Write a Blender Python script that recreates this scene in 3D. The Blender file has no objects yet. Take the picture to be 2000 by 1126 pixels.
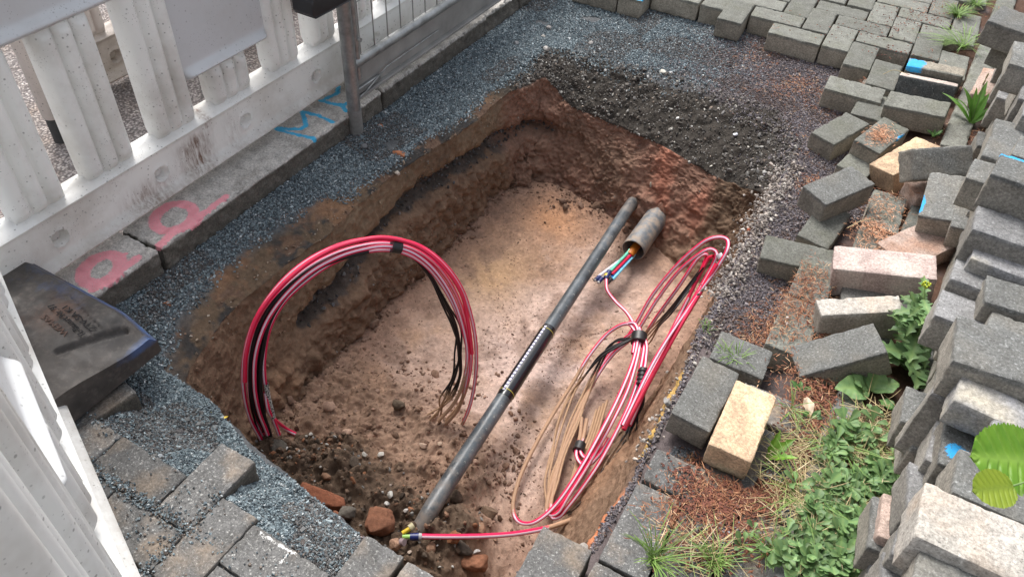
import bpy, math, random
import numpy as np
from mathutils import Vector, Matrix, Euler
C = bpy.context.scene
COL = C.collection
rnd = random.Random(7)
rng = np.random.default_rng(7)
PI = math.pi
# ------------------------------------------------------------------ camera
HC = 1.38
YAW, PIT, ROLL, FPX = -0.474456, 0.766817, -0.062465, 1532.6
_f = Vector((math.sin(YAW)*math.cos(PIT), math.cos(YAW)*math.cos(PIT), -math.sin(PIT)))
_r = Vector((math.cos(YAW), -math.sin(YAW), 0)); _d = _f.cross(_r)
CR_ = _r*math.cos(ROLL) + _d*math.sin(ROLL); CD_ = -_r*math.sin(ROLL) + _d*math.cos(ROLL)
cam = bpy.data.cameras.new('camera'); camo = bpy.data.objects.new('camera', cam); COL.objects.link(camo)
M = Matrix((CR_, -CD_, -_f)).transposed().to_4x4(); M.translation = Vector((0, 0, HC))
camo.matrix_world = M
cam.sensor_width = 36; cam.lens = FPX/2000*36; cam.clip_start = .02; cam.clip_end = 500
C.camera = camo
# ------------------------------------------------------------------ light
SUN_EL, SUN_AZ = math.radians(56), math.radians(-48)     # azimuth from +Y towards +X
w = bpy.data.worlds.new('World'); C.world = w; w.use_nodes = True
nt = w.node_tree; bg = nt.nodes['Background']; sky = nt.nodes.new('ShaderNodeTexSky')
sky.sky_type = 'NISHITA'; sky.sun_disc = False; sky.sun_elevation = SUN_EL; sky.sun_rotation = SUN_AZ
sky.air_density = 1.0; sky.dust_density = 4.0; sky.ozone_density = .6
hs = nt.nodes.new('ShaderNodeHueSaturation'); hs.inputs['Saturation'].default_value = .35
nt.links.new(sky.outputs[0], hs.inputs['Color']); nt.links.new(hs.outputs[0], bg.inputs[0]); bg.inputs[1].default_value = .14
sl = bpy.data.lights.new('sun', 'SUN'); sl.energy = 2.0; sl.angle = math.radians(30); sl.color = (1, .965, .92)
so = bpy.data.objects.new('sun', sl); COL.objects.link(so)
sd = Vector((math.sin(SUN_AZ)*math.cos(SUN_EL), math.cos(SUN_AZ)*math.cos(SUN_EL), math.sin(SUN_EL)))
so.rotation_euler = sd.to_track_quat('Z', 'Y').to_euler(); so.location = (-3, 2, 5)
C.view_settings.view_transform = 'Standard'; C.view_settings.look = 'None'
C.view_settings.exposure = .92; C.view_settings.gamma = 1
C.render.engine = 'CYCLES'; C.cycles.max_bounces = 5

def at(px, py, z):
    "the point at height z seen at a pixel of the 2000 px photograph"
    d = CR_*((px-1000)/FPX) + CD_*((py-563)/FPX) + _f
    t = (z-HC)/d.z
    return Vector((0, 0, HC)) + d*t
def atx(px, py, x):
    d = CR_*((px-1000)/FPX) + CD_*((py-563)/FPX) + _f
    return Vector((0, 0, HC)) + d*(x/d.x)
# ------------------------------------------------------------------ noise
def _h(ix, iy, iz, s):
    n = (ix*374761393 + iy*668265263 + iz*2147483647 + s*1274126177) & 0xffffffff
    n = ((n ^ (n >> 13))*1274126177) & 0xffffffff
    n = ((n ^ (n >> 15))*2246822519) & 0xffffffff
    return ((n ^ (n >> 16)) & 0xffff)/65535.0
def vn(P, sc, seed=0):
    p = np.asarray(P, float)*sc + 1000.37; i = np.floor(p).astype(np.int64); f = p-i; f = f*f*f*(f*(f*6-15)+10)
    r = 0
    for a in (0, 1):
        wx = f[:, 0] if a else 1-f[:, 0]
        for b in (0, 1):
            wy = f[:, 1] if b else 1-f[:, 1]
            for c in (0, 1):
                wz = f[:, 2] if c else 1-f[:, 2]
                r = r + wx*wy*wz*_h(i[:, 0]+a, i[:, 1]+b, i[:, 2]+c, seed)
    return r*2-1
def fbm(P, sc, o=4, seed=0, g=.5):
    r = 0; a = 1; t = 0
    for k in range(o):
        r = r + a*vn(P, sc*2.03**k, seed+k*17); t += a; a *= g
    return r/t
def ss(a, b, x):
    t = np.clip((x-a)/(b-a), 0, 1); return t*t*(3-2*t)
# ------------------------------------------------------------------ mesh helpers
def mesh_np(name, V, F, mat=None, smooth=True, attrs=None, uv=None):
    "V (n,3), F (m,k) with k = 3 or 4"
    V = np.asarray(V, np.float32); F = np.asarray(F, np.int32); k = F.shape[1]
    me = bpy.data.meshes.new(name)
    me.vertices.add(len(V)); me.vertices.foreach_set('co', V.ravel())
    me.loops.add(F.size); me.loops.foreach_set('vertex_index', F.ravel())
    me.polygons.add(len(F)); me.polygons.foreach_set('loop_start', np.arange(0, F.size, k, dtype=np.int32))
    me.polygons.foreach_set('use_smooth', np.full(len(F), smooth))
    me.update(calc_edges=True)
    for an, (tp, dat) in (attrs or {}).items():
        a = me.attributes.new(an, tp, 'POINT')
        if tp == 'FLOAT': a.data.foreach_set('value', np.asarray(dat, np.float32).ravel())
        else:
            d = np.ones((len(V), 4), np.float32); d[:, :3] = dat; a.data.foreach_set('color', d.ravel())
    if uv is not None:
        u = me.uv_layers.new(name='UVMap'); u.data.foreach_set('uv', np.asarray(uv, np.float32)[F.ravel()].ravel())
    if mat: me.materials.append(mat)
    return me
def link(name, me, parent=None):
    o = bpy.data.objects.new(name, me); COL.objects.link(o)
    if parent: o.parent = parent
    return o
def tag(o, label=None, cat=None, group=None, kind=None):
    for k, v in (('label', label), ('category', cat), ('group', group), ('kind', kind)):
        if v: o[k] = v
    return o
def empty(name, loc=(0, 0, 0), rz=0):
    o = bpy.data.objects.new(name, None); COL.objects.link(o); o.location = loc; o.rotation_euler = (0, 0, rz); o.empty_display_size = .05
    return o
class MB:
    def __init__(s): s.V = []; s.F = []; s.n = 0
    def add(s, V, F):
        V = np.asarray(V, float); s.V.append(V); s.F += [tuple(i+s.n for i in f) for f in F]; s.n += len(V); return s
    def grid(s, G, close_u=False, close_v=False, flip=False):
        "G (nu,nv,3)"
        G = np.asarray(G, float); nu, nv = G.shape[:2]; F = []
        for i in range(nu if close_u else nu-1):
            for j in range(nv if close_v else nv-1):
                a = i*nv+j; b = ((i+1) % nu)*nv+j; c = ((i+1) % nu)*nv+(j+1) % nv; d = i*nv+(j+1) % nv
                F.append((a, d, c, b) if flip else (a, b, c, d))
        return s.add(G.reshape(-1, 3), F)
    def box(s, lo, hi):
        x0, y0, z0 = lo; x1, y1, z1 = hi
        V = [(x0, y0, z0), (x1, y0, z0), (x1, y1, z0), (x0, y1, z0), (x0, y0, z1), (x1, y0, z1), (x1, y1, z1), (x0, y1, z1)]
        return s.add(V, [(3, 2, 1, 0), (4, 5, 6, 7), (0, 1, 5, 4), (1, 2, 6, 5), (2, 3, 7, 6), (3, 0, 4, 7)])
    def tube(s, pts, r, n=10, cap=True):
        pts = [Vector(p) for p in pts]; rs = r if hasattr(r, '__len__') else [r]*len(pts)
        G = []; up = None
        for i, p in enumerate(pts):
            t = (pts[min(i+1, len(pts)-1)]-pts[max(i-1, 0)]).normalized()
            if up is None: up = Vector((0, 0, 1)) if abs(t.z) < .9 else Vector((1, 0, 0))
            b = t.cross(up).normalized(); up = b.cross(t).normalized()
            G.append([p+(up*math.cos(a)+b*math.sin(a))*rs[i] for a in [2*PI*k/n for k in range(n)]])
        base = s.n; s.grid(np.array([[tuple(v) for v in g] for g in G]), close_v=True)
        if cap:
            s.F.append(tuple(base+k for k in range(n))); s.F.append(tuple(base+(len(pts)-1)*n+n-1-k for k in range(n)))
        return s
    def mesh(s, name, mat=None, smooth=True, bevel=0):
        me = bpy.data.meshes.new(name); me.from_pydata(np.concatenate(s.V).tolist(), [], s.F)
        me.update(); me.polygons.foreach_set('use_smooth', np.full(len(me.polygons), smooth))
        if mat: me.materials.append(mat)
        return me
    def build(s, name, mat=None, parent=None, smooth=True, bevel=0, ang=40):
        o = link(name, s.mesh(name, mat, smooth), parent)
        if bevel:
            m = o.modifiers.new('bevel', 'BEVEL'); m.width = bevel; m.segments = 2; m.limit_method = 'ANGLE'; m.angle_limit = math.radians(30)
        if smooth and hasattr(o.data, 'set_sharp_from_angle'): o.data.set_sharp_from_angle(angle=math.radians(ang))
        return o
# ------------------------------------------------------------------ node helpers
class N:
    def __init__(s, name, rough=.8, spec=.5):
        s.m = bpy.data.materials.new(name); s.m.use_nodes = True; s.t = s.m.node_tree; s.b = s.t.nodes['Principled BSDF']
        s.b.inputs['Roughness'].default_value = rough; s.b.inputs['Specular IOR Level'].default_value = spec; s._c = {}
    def n(s, ty, **k):
        x = s.t.nodes.new(ty)
        for a, v in k.items(): setattr(x, a, v)
        return x
    def l(s, a, b): s.t.links.new(a, b)
    def inp(s, node, i, v):
        if v is None: return
        if hasattr(v, 'is_output') or isinstance(v, bpy.types.NodeSocket): s.l(v, node.inputs[i])
        else:
            if isinstance(v, tuple) and len(v) == 3: v = (*v, 1) if node.inputs[i].type == 'RGBA' else v
            node.inputs[i].default_value = v
    def co(s, kind='Object'):
        if kind not in s._c: s._c[kind] = s.n('ShaderNodeTexCoord').outputs[kind] if kind != 'Pos' else s.n('ShaderNodeNewGeometry').outputs['Position']
        return s._c[kind]
    def oco(s):
        "object coordinates shifted by a random amount per object"
        if 'oco' not in s._c:
            oi = s.n('ShaderNodeObjectInfo').outputs['Random']
            mu = s.n('ShaderNodeMath', operation='MULTIPLY'); s.l(oi, mu.inputs[0]); mu.inputs[1].default_value = 37.
            a = s.n('ShaderNodeVectorMath', operation='ADD'); s.l(s.co('Object'), a.inputs[0]); s.l(mu.outputs[0], a.inputs[1]); s._c['oco'] = a.outputs[0]; s._c['rnd'] = oi
        return s._c['oco']
    def noise(s, sc, det=4, rough=.6, co=None, out=0, dist=0):
        x = s.n('ShaderNodeTexNoise'); s.l(co or s.co(), x.inputs['Vector']); x.inputs['Scale'].default_value = sc
        x.inputs['Detail'].default_value = det; x.inputs['Roughness'].default_value = rough; x.inputs['Distortion'].default_value = dist
        return x.outputs[out]
    def vor(s, sc, co=None, feat='F1', out='Distance', rand=1):
        x = s.n('ShaderNodeTexVoronoi', feature=feat); s.l(co or s.co(), x.inputs['Vector']); x.inputs['Scale'].default_value = sc; x.inputs['Randomness'].default_value = rand
        return x.outputs[out]
    def ramp(s, v, stops, interp='LINEAR'):
        x = s.n('ShaderNodeValToRGB'); s.l(v, x.inputs[0]); e = x.color_ramp.elements; x.color_ramp.interpolation = interp
        while len(e) < len(stops): e.new(.5)
        for k, (p, c) in enumerate(stops):
            e[k].position = p; e[k].color = (c, c, c, 1) if not isinstance(c, tuple) else (*c, 1)
        return x.outputs[0]
    def mix(s, f, a, b, mode='MIX'):
        x = s.n('ShaderNodeMix', data_type='RGBA', blend_type=mode); s.inp(x, 0, f); s.inp(x, 6, a); s.inp(x, 7, b); return x.outputs[2]
    def math(s, op, a, b=None, c=None, clamp=False):
        x = s.n('ShaderNodeMath', operation=op, use_clamp=clamp); s.inp(x, 0, a); s.inp(x, 1, b); s.inp(x, 2, c); return x.outputs[0]
    def attr(s, name, out='Color'): return s.n('ShaderNodeAttribute', attribute_name=name).outputs[out]
    def bump(s, h, st=.3, dist=.002, prev=None):
        x = s.n('ShaderNodeBump'); s.l(h, x.inputs['Height']); x.inputs['Strength'].default_value = st; x.inputs['Distance'].default_value = dist
        if prev is not None: s.l(prev, x.inputs['Normal'])
        s.l(x.outputs[0], s.b.inputs['Normal']); return x.outputs[0]
    def base(s, c): s.inp(s.b, 'Base Color', c); return s
    def rough(s, c): s.inp(s.b, 'Roughness', c); return s
def simple(name, col, rough=.6, spec=.5, metal=0, nz=.12, sc=60):
    m = N(name, rough, spec); m.b.inputs['Metallic'].default_value = metal
    d = m.ramp(m.noise(sc, 4), [(.3, 1-nz*2), (.7, 1+nz)]); m.base(m.mix(1., col, d, 'MULTIPLY')); return m.m
# ================================================================== GROUND (one sheet: bed, bank, pit walls, pit floor)
KX = -1.5                       # pit side face of the kerb
L0 = [(-1.30,.66),(-1.42,.87),(-1.44,1.1),(-1.41,1.27),(-1.37,1.45),(-1.335,1.63),(-1.30,1.94),(-1.285,2.3),(-1.27,2.61),(-1.05,2.66),(-.8,2.7),(-.5,2.7),(-.3,2.66),(-.205,2.5),(-.19,2.2),(-.19,1.9),(-.185,1.68),(-.19,1.5),(-.175,1.3),(-.17,1.1),(-.17,.9),(-.185,.765),(-.275,.745),(-.29,.56),(-.42,.555),(-.56,.555),(-.67,.57),(-.8,.59),(-.95,.61),(-1.1,.65)]
L1 = [(-1.225,.69,-.13),(-1.29,.9,-.12),(-1.285,1.1,-.115),(-1.27,1.27,-.11),(-1.285,1.45,-.11),(-1.275,1.63,-.10),(-1.235,1.94,-.10),(-1.215,2.3,-.10),(-1.185,2.46,-.115),(-1.04,2.43,-.19),(-.85,2.42,-.20),(-.55,2.40,-.215),(-.34,2.36,-.22),(-.25,2.27,-.16),(-.225,2.2,-.12),(-.22,1.9,-.11),(-.215,1.68,-.1),(-.215,1.5,-.1),(-.2,1.3,-.1),(-.19,1.1,-.1),(-.19,.9,-.1),(-.2,.75,-.1),(-.28,.73,-.1),(-.3,.555,-.12),(-.43,.545,-.1),(-.56,.56,-.11),(-.66,.585,-.11),(-.79,.61,-.11),(-.94,.63,-.11),(-1.09,.655,-.12)]
L2 = [(-1.16,.68),(-1.25,.9),(-1.255,1.1),(-1.245,1.27),(-1.25,1.45),(-1.245,1.63),(-1.22,1.94),(-1.205,2.28),(-1.17,2.38),(-1.,2.40),(-.84,2.37),(-.55,2.33),(-.33,2.26),(-.27,2.22),(-.25,2.15),(-.25,1.9),(-.25,1.68),(-.25,1.5),(-.25,1.3),(-.245,1.1),(-.24,.9),(-.24,.77),(-.29,.73),(-.32,.57),(-.43,.55),(-.56,.55),(-.66,.57),(-.79,.6),(-.94,.62),(-1.06,.65)]
L3 = [(-1.1,.66),(-1.17,.9),(-1.19,1.1),(-1.195,1.27),(-1.2,1.45),(-1.21,1.63),(-1.21,1.94),(-1.2,2.2),(-1.16,2.27),(-1.,2.31),(-.83,2.29),(-.6,2.23),(-.38,2.13),(-.29,2.10),(-.26,2.1),(-.26,1.9),(-.27,1.68),(-.30,1.5),(-.33,1.3),(-.34,1.1),(-.34,.9),(-.33,.79),(-.3,.74),(-.33,.58),(-.43,.56),(-.56,.56),(-.66,.58),(-.79,.6),(-.92,.62),(-1.04,.64)]
NS = 1200
def loop(L, z=None):
    P = np.array([(p[0], p[1], p[2] if len(p) > 2 else z) for p in L]); n = len(P)
    L0a = np.array(L0); seg = np.linalg.norm(np.roll(L0a, -1, 0)-L0a, axis=1); cum = np.concatenate([[0], np.cumsum(seg)]); tt = np.linspace(0, cum[-1], NS, endpoint=False)
    k = np.clip(np.searchsorted(cum, tt, 'right')-1, 0, n-1); f = ((tt-cum[k])/seg[k])[:, None]; r = P[k]*(1-f)+P[(k+1) % n]*f
    for _ in range(14): r = (np.roll(r, 1, 0)+r*2+np.roll(r, -1, 0))/4
    return r
def hbed(x, y):
    "height of the bedding layer and of the littered strip on the right"
    P = np.stack([x, y, x*0], 1)
    h = -.083+.012*ss(-1.42, -1.48, x)+.006*fbm(P, 5, 3, 5)+.0025*fbm(P, 22, 3, 6)
    right = np.where(y < 2.1, ss(-.02, .09, x), ss(.03, .22, x))
    h = h+right*(.064+.004*fbm(P, 9, 3, 8))
    h = h-.06*ss(-1.46, -1.72, x)          # under the kerb and the road
    h = h+.048*ss(.575, .50, y)*ss(-.50, -.57, x)*ss(-1.3, -1.2, x)
    h = h+.024*ss(.50, .44, y)*ss(-.60, -.66, x)*ss(-1.3, -1.2, x)
    return h
A0 = loop(L0, -.083); A1 = loop(L1); A2 = loop(L2, -.3); A3 = loop(L3, -.5)
A0[:, 2] = hbed(A0[:, 0], A0[:, 1])
A0[:, :2] += .010*np.stack([fbm(A0*[1, 1, 0], 12, 3, 3), fbm(A0*[1, 1, 0], 12, 3, 4)], 1)
A1[:, :2] += .012*np.stack([fbm(A1*[1, 1, 0], 9, 4, 13), fbm(A1*[1, 1, 0], 9, 4, 14)], 1); A1[:, 2] += .012*fbm(A1*[1, 1, 0], 10, 3, 15)
_w = ss(2.25, 2.38, A1[:, 1])*ss(-1.1, -1.0, A1[:, 0]); A1[:, 1] += _w*.035*fbm(A1*[1, 0, 0], 5, 3, 16); A1[:, 2] += _w*.03*fbm(A1*[1, 0, 0], 6, 3, 17)
A3[:, :2] += .016*np.stack([fbm(A3*[1, 1, 0], 6, 4, 23), fbm(A3*[1, 1, 0], 6, 4, 24)], 1)
cen = np.array([-.72, 1.5, 0])
rings = []; reg = []      # reg: 0 bed, 1 shoulder/bank, 2 wall, 3 floor
for s_ in [60, 25, 12, 7, 4.5, 3.2]+list(np.linspace(2.4, 1.0, 70)):
    r = cen+(A0-cen)*s_; r[:, 2] = hbed(r[:, 0], r[:, 1]); rings.append(r); reg.append(0)
for t in np.linspace(0, 1, 44)[1:]:
    r = A0*(1-t)+A1*t; r[:, 2] = A0[:, 2]*(1-t**1.5)+A1[:, 2]*t**1.5; rings.append(r); reg.append(1)
for t in np.linspace(0, 1, 60)[1:]: rings.append(A1*(1-t)+A2*t); reg.append(2)
for t in np.linspace(0, 1, 60)[1:]:
    r = A2*(1-t)+A3*t; r[:, 2] = A2[:, 2]*(1-t)+A3[:, 2]*t; rings.append(r); reg.append(2)
c3 = np.array([-.72, 1.45, -.5])
for t in np.linspace(1, 0, 150)[1:]:
    r = c3+(A3-c3)*max(t, .004); rings.append(r); reg.append(3)
nr = len(rings); G = np.array(rings); regv = np.repeat(np.array(reg), NS)
V = G.reshape(-1, 3).copy()
i = np.arange(nr-1)[:, None]*NS; j = np.arange(NS)[None]; j2 = (j+1) % NS
F = np.stack([i+j, i+j2, i+NS+j2, i+NS+j], -1).reshape(-1, 4)
# --- soil shape
x, y, z = V.T
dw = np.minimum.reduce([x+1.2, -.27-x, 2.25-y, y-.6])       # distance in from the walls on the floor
flo = regv == 3
fz = .010*fbm(V, 3.2, 3, 40)+.007*fbm(V, 14, 4, 41)+.0035*fbm(V, 38, 4, 43, .6)+.0022*np.abs(fbm(V, 45, 3, 42))
fz += .012*ss(.12, .0, dw)+.01*ss(.3, -.1, dw)*fbm(V, 20, 3, 44)
# trampled clay: a shallow step across the far end, softly raised far corner
fz += .02*ss(1.95, 2.15, y+.1*fbm(V, 4, 2, 45)+.12*(x+.9))*ss(-.75, -1.0, x)
crumb = ss(.5, .75, vn(V, 95, 46))*ss(-.2, .5, fbm(V, 6, 2, 47))*.004
fz += crumb
# rubble mound in the near left corner
mx = fbm(V, 5, 3, 50)
mound = ss(.99, .68, y+.10*mx+.22*np.clip(-.95-x, 0, 1)-.05*np.cos((x+.7)*4))*ss(-.36, -.56, x+.05*mx)
mound2 = ss(1.28, .95, y+.12*mx)*ss(-.45, -.62, x)
lump = np.abs(fbm(V, 15, 4, 51, .6))*.085+np.abs(fbm(V, 38, 4, 52, .6))*.035
mound3 = ss(-.345, -.25, x+.03*mx)*ss(1.52, 1.25, y+.08*mx)*ss(.70, .8, y)
hm = mound3*(1-mound)*(.05+.05*fbm(V, 6, 2, 54)+lump*.8)+mound*(.135+.03*fbm(V, 6, 2, 53)+lump)+mound2*(1-mound)*(.026+.65*lump)
V[:, 2] += np.where(flo, fz+hm, 0)
wall = regv == 2; sh = regv == 1
# base mesh -> normals -> displace
me0 = mesh_np('tmp', V, F[:, ::-1]); nn = np.zeros(len(V)*3, np.float32); me0.vertex_normals.foreach_get('vector', nn) if hasattr(me0, 'vertex_normals') else me0.vertices.foreach_get('normal', nn)
nn = nn.reshape(-1, 3); bpy.data.meshes.remove(me0)
if nn[regv == 3, 2].mean() < 0: nn = -nn; F_ = F
else: F_ = F[:, ::-1]
left = ss(-1.05, -1.15, x)*ss(.6, .75, y); far = ss(2.15, 2.28, y)
seamz = np.interp(y, [.7, 1.0, 1.2, 1.36, 1.5, 1.73, 1.95, 2.3], [-.34, -.34, -.31, -.28, -.24, -.22, -.245, -.28])
sd_ = (z-seamz)+.02*fbm(V, 14, 3, 61)
seam = np.exp(-(sd_/(.014+.022*np.interp(y, [1.0, 1.2, 1.35, 1.5, 1.7, 1.95, 2.15, 2.3], [0, .6, .8, .1, .5, .9, 1., .3])))**2)*left*ss(-.45, .0, fbm(V, 5, 3, 62)+np.interp(y, [1.0, 1.2, 1.35, 1.5, 1.7, 1.95, 2.15, 2.3], [-.6, .2, .3, -.2, .1, .3, .3, 0]))
lower = ss(.0, -.06, sd_)*left
cl = fbm(V, 7, 4, 63); fine = fbm(V, 32, 4, 64); vf = fbm(V, 110, 2, 65)
clod = np.abs(fbm(V, 20, 4, 66))
rdg = np.abs(fbm(V*[1, 1, .6], 24, 4, 68, .6))
d = wall*(.012*cl+.007*fine+.0025*vf-.014*rdg+lower*(.022*clod*2+.016)-seam*.05 + left*.012*ss(-.36, -.5, z)*fbm(V, 6, 3, 67))
d += wall*far*(.018*cl+.03*clod*ss(-.28, -.42, z+.05*cl)+.004*vf)
d += sh*(.006*cl+.005*fine+.0025*vf)*ss(0, .02, np.abs(V[:, 2]+.083)+.004)
d += sh*far*(.008*fine+.006*np.abs(vf))
# wall top crumbles: fade displacement in across the lip
V = V+nn*d[:, None]
V[:, 2] += np.where(flo, .0, 0)
x, y, z = V.T
# --- soil colours (by kind of soil, plus a sheen painted on the floor)
def mixc(a, b, t): return a*(1-t[:, None])+np.array(b)[None]*t[:, None]
n1 = fbm(V, 4, 4, 70); n2 = fbm(V, 13, 4, 71); n3 = fbm(V, 40, 3, 72); n4 = fbm(V, 100, 2, 73)
col = np.tile(np.array([.10, .105, .11]), (len(V), 1))
# bed: bluish grit left/back, purple-brown to the right, humus strip
rt = ss(-.9, -.2, x+.15*n1)*ss(2.4, 2.6, y)+ss(-.3, -.2, x)
col = mixc(col, (.115, .095, .095), np.clip(rt, 0, 1))
col = mixc(col, (.085, .05, .036), ss(-.02, .1, x)*ss(-.5, .2, n2+.25))
# left shoulder
br = sh*left*ss(.12, .62, np.tile(np.concatenate([np.zeros(76), np.linspace(0, 1, 43), np.ones(nr-119)])[:, None], (1, NS)).ravel()+.35*n2)
col = mixc(col, (.135, .095, .065), br)
col = mixc(col, (.21, .11, .062), br*ss(.1, .45, n1+.5*n2)*.5*ss(1.7, 1.4, y))
col = mixc(col, (.05, .047, .045), br*ss(-.05, .2, -n1+.5*n3))
col = mixc(col, (.22, .12, .07), sh*left*ss(.1, .3, n2+.4*n3)*.4)
# far bank: dark fill
bk = sh*far
col = mixc(col, (.05, .044, .038), bk*ss(-.55, -.1, n2*.5+ss(2.66, 2.56, y)-.45))
# right rim
ri = sh*ss(-.4, -.3, x)*ss(2.3, 2.2, y)
col = mixc(col, (.15, .095, .065), ri*.9)
col = mixc(col, (.42, .27, .09), ri*ss(.1, .3, n1+.3*n2)*ss(.95, 1.1, y)*ss(1.62, 1.5, y))
col = mixc(col, (.42, .16, .08), ri*ss(.05, .3, -n1+.3*n2)*ss(1.15, 1.0, y))
# sand and orange grit pressed out along the near right rim
# walls
wl = np.tile(np.array([.19, .122, .082]), (len(V), 1))
wl = mixc(wl, (.20, .142, .095), left*ss(-.02, .03, sd_)*ss(.9, 1.3, y))
wl = mixc(wl, (.26, .15, .09), ss(.1, .6, n1)*.6)
wl = mixc(wl, (.105, .07, .05), ss(.1, .6, -n1+.3*n2)*.6)
wl = mixc(wl, (.075, .064, .057), ss(.30, .55, seam+.35*n3+.25*n2)*.9)
fw = np.tile(np.array([.25, .145, .105]), (len(V), 1))
fw = mixc(fw, (.16, .105, .075), ss(-.1, .5, n1+.4*n2)*.7)
ux = x+.25*(z+.3)+.04*n2
strk = np.exp(-((ux+.60)/.05)**2)+.9*np.exp(-((ux+.44)/.06)**2)*ss(-.22, -.3, z)
fw = mixc(fw, (.34, .125, .08), np.clip(strk, 0, 1)*ss(-.15, .25, n2+.1)*.6)
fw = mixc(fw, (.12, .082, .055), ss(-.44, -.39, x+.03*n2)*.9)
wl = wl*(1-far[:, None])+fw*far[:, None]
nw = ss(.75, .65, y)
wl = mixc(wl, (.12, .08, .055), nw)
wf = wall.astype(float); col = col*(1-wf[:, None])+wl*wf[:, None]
# floor: wet clay
fc = np.tile(np.array([.41, .28, .215]), (len(V), 1))
fc = mixc(fc, (.44, .27, .165), ss(.05, .5, n1+.2*n2)*.75)
fc = mixc(fc, (.30, .18, .115), ss(.0, .4, fbm(V, 2.5, 4, 80)+.25*n2+.2*n3)*.85)
sheen_w = np.exp(-(((x+.62)/.20)**2+((y-1.55)/.42)**2)*.8)
fc = mixc(fc, (.60, .46, .41), sheen_w*ss(-.25, .3, fbm(V, 6, 4, 81)+.15*n3)*.8)  # pinkish-white highlight of the wet clay, painted into its colour
fc = mixc(fc, (.46, .29, .16), np.exp(-(((x+.98)/.12)**2+((y-1.75)/.14)**2))*.8)
fc = mixc(fc, (.20, .125, .09), ss(.18, .42, fbm(V, 9, 4, 82))*.6)
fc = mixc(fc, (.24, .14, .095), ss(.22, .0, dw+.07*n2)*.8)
fc = mixc(fc, (.44, .225, .115), np.exp(-(((x+.93)/.10)**2+((y-2.13)/.10)**2)*.9)*.8)
fc = mixc(fc, (.33, .215, .15), ss(1.25, 1.0, y+.1*n2)*ss(-.5, -.6, x)*.8)
md = np.clip(hm*14, 0, 1)
fc = mixc(fc, (.23, .145, .10), md*.9)
dk = ss(.06, .13, hm+.03*n1)*(1-.75*ss(.2, .6, mound3))
fc = mixc(fc, (.108, .074, .052), dk)
fc = mixc(fc, (.24, .105, .06), dk*ss(.25, .5, n1+.4*n2)*ss(.85, .7, y))
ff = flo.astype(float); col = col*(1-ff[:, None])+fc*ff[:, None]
col *= np.clip(1+.22*n3+.20*n4+.12*n2, .4, 1.8)[:, None]
wet = ff*(1-md)*np.clip(.55+.5*sheen_w, 0, 1)*(.6+.4*ss(-.3, .3, n1+.3*n2))
m = N('soil', .9, .3)
ca = m.attr('soil'); wt = m.attr('wet', 'Fac'); p = m.co('Pos')
nz = m.noise(90, 5, .7, p); nf = m.noise(420, 3, .7, p)
c = m.mix(1., ca, m.ramp(nz, [(.25, .72), (.75, 1.25)]), 'MULTIPLY'); c = m.mix(1., c, m.ramp(nf, [(.3, .8), (.7, 1.2)]), 'MULTIPLY')
peb = m.ramp(m.vor(95, p), [(.10, 1.), (.2, 0.)]); pm = m.math('MULTIPLY', peb, m.ramp(m.noise(17, 2, .5, p), [(.55, 0.), (.72, .55)])); pm = m.math('MULTIPLY', pm, m.math('SUBTRACT', 1., wt))
c = m.mix(pm, c, (.26, .24, .21)); m.base(c)
m.rough(m.math('ADD', m.math('MULTIPLY', wt, m.ramp(m.noise(24, 4, .6, p), [(.3, -.76), (.7, -.52)])), .92))
m.inp(m.b, 'Specular IOR Level', m.math('MULTIPLY_ADD', wt, .7, .1))
b1 = m.bump(m.noise(160, 5, .75, p), .5, .0035); m.bump(m.noise(45, 5, .7, p), .6, .008, b1)
SOIL = m.m
gm = mesh_np('ground', V, F_, SOIL, True, {'soil': ('FLOAT_COLOR', col), 'wet': ('FLOAT', wet)})
ground = tag(link('ground', gm), kind='structure')
GV = V; GREG = regv; GN = nn; GHM = hm; GCOL = col

# ================================================================== road
m = N('chip_road', .85, .4); p = m.co('Pos')
v = m.vor(120, p, out='Color'); vd = m.vor(120, p)
c = m.mix(.8, (.30, .28, .27), m.ramp(v, [(0., (.10, .09, .09)), (.35, (.26, .23, .22)), (.7, (.42, .38, .36)), (1., (.62, .58, .55))]))
c = m.mix(m.ramp(m.noise(6, 4, .6, p), [(.45, 0.), (.7, .6)]), c, (.26, .19, .14)); c = m.mix(m.ramp(vd, [(.35, 0.), (.6, .75)]), c, (.06, .05, .05)); m.base(c)
m.bump(vd, 1., -.006)
nx, ny = 330, 400; gx = np.concatenate([np.linspace(-30, -4, 10)[:-1], np.linspace(-4, -1.652, nx)]); gy = np.concatenate([np.linspace(-20, -.5, 8)[:-1], np.linspace(-.5, 4, ny), np.linspace(4, 30, 9)[1:]])
X, Y = np.meshgrid(gx, gy, indexing='ij'); PV = np.stack([X.ravel(), Y.ravel(), X.ravel()*0], 1)
PV[:, 2] = -.045+.004*fbm(PV, 3, 2, 90)+.0028*np.abs(vn(PV, 110, 91))+.0018*vn(PV, 190, 92)
a_, b_ = X.shape; i = np.arange(a_-1)[:, None]*b_; j = np.arange(b_-1)[None]; F = np.stack([i+j, i+b_+j, i+b_+j+1, i+j+1], -1).reshape(-1, 4)
tag(link('road', mesh_np('road', PV, F, m.m)), kind='structure')
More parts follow.
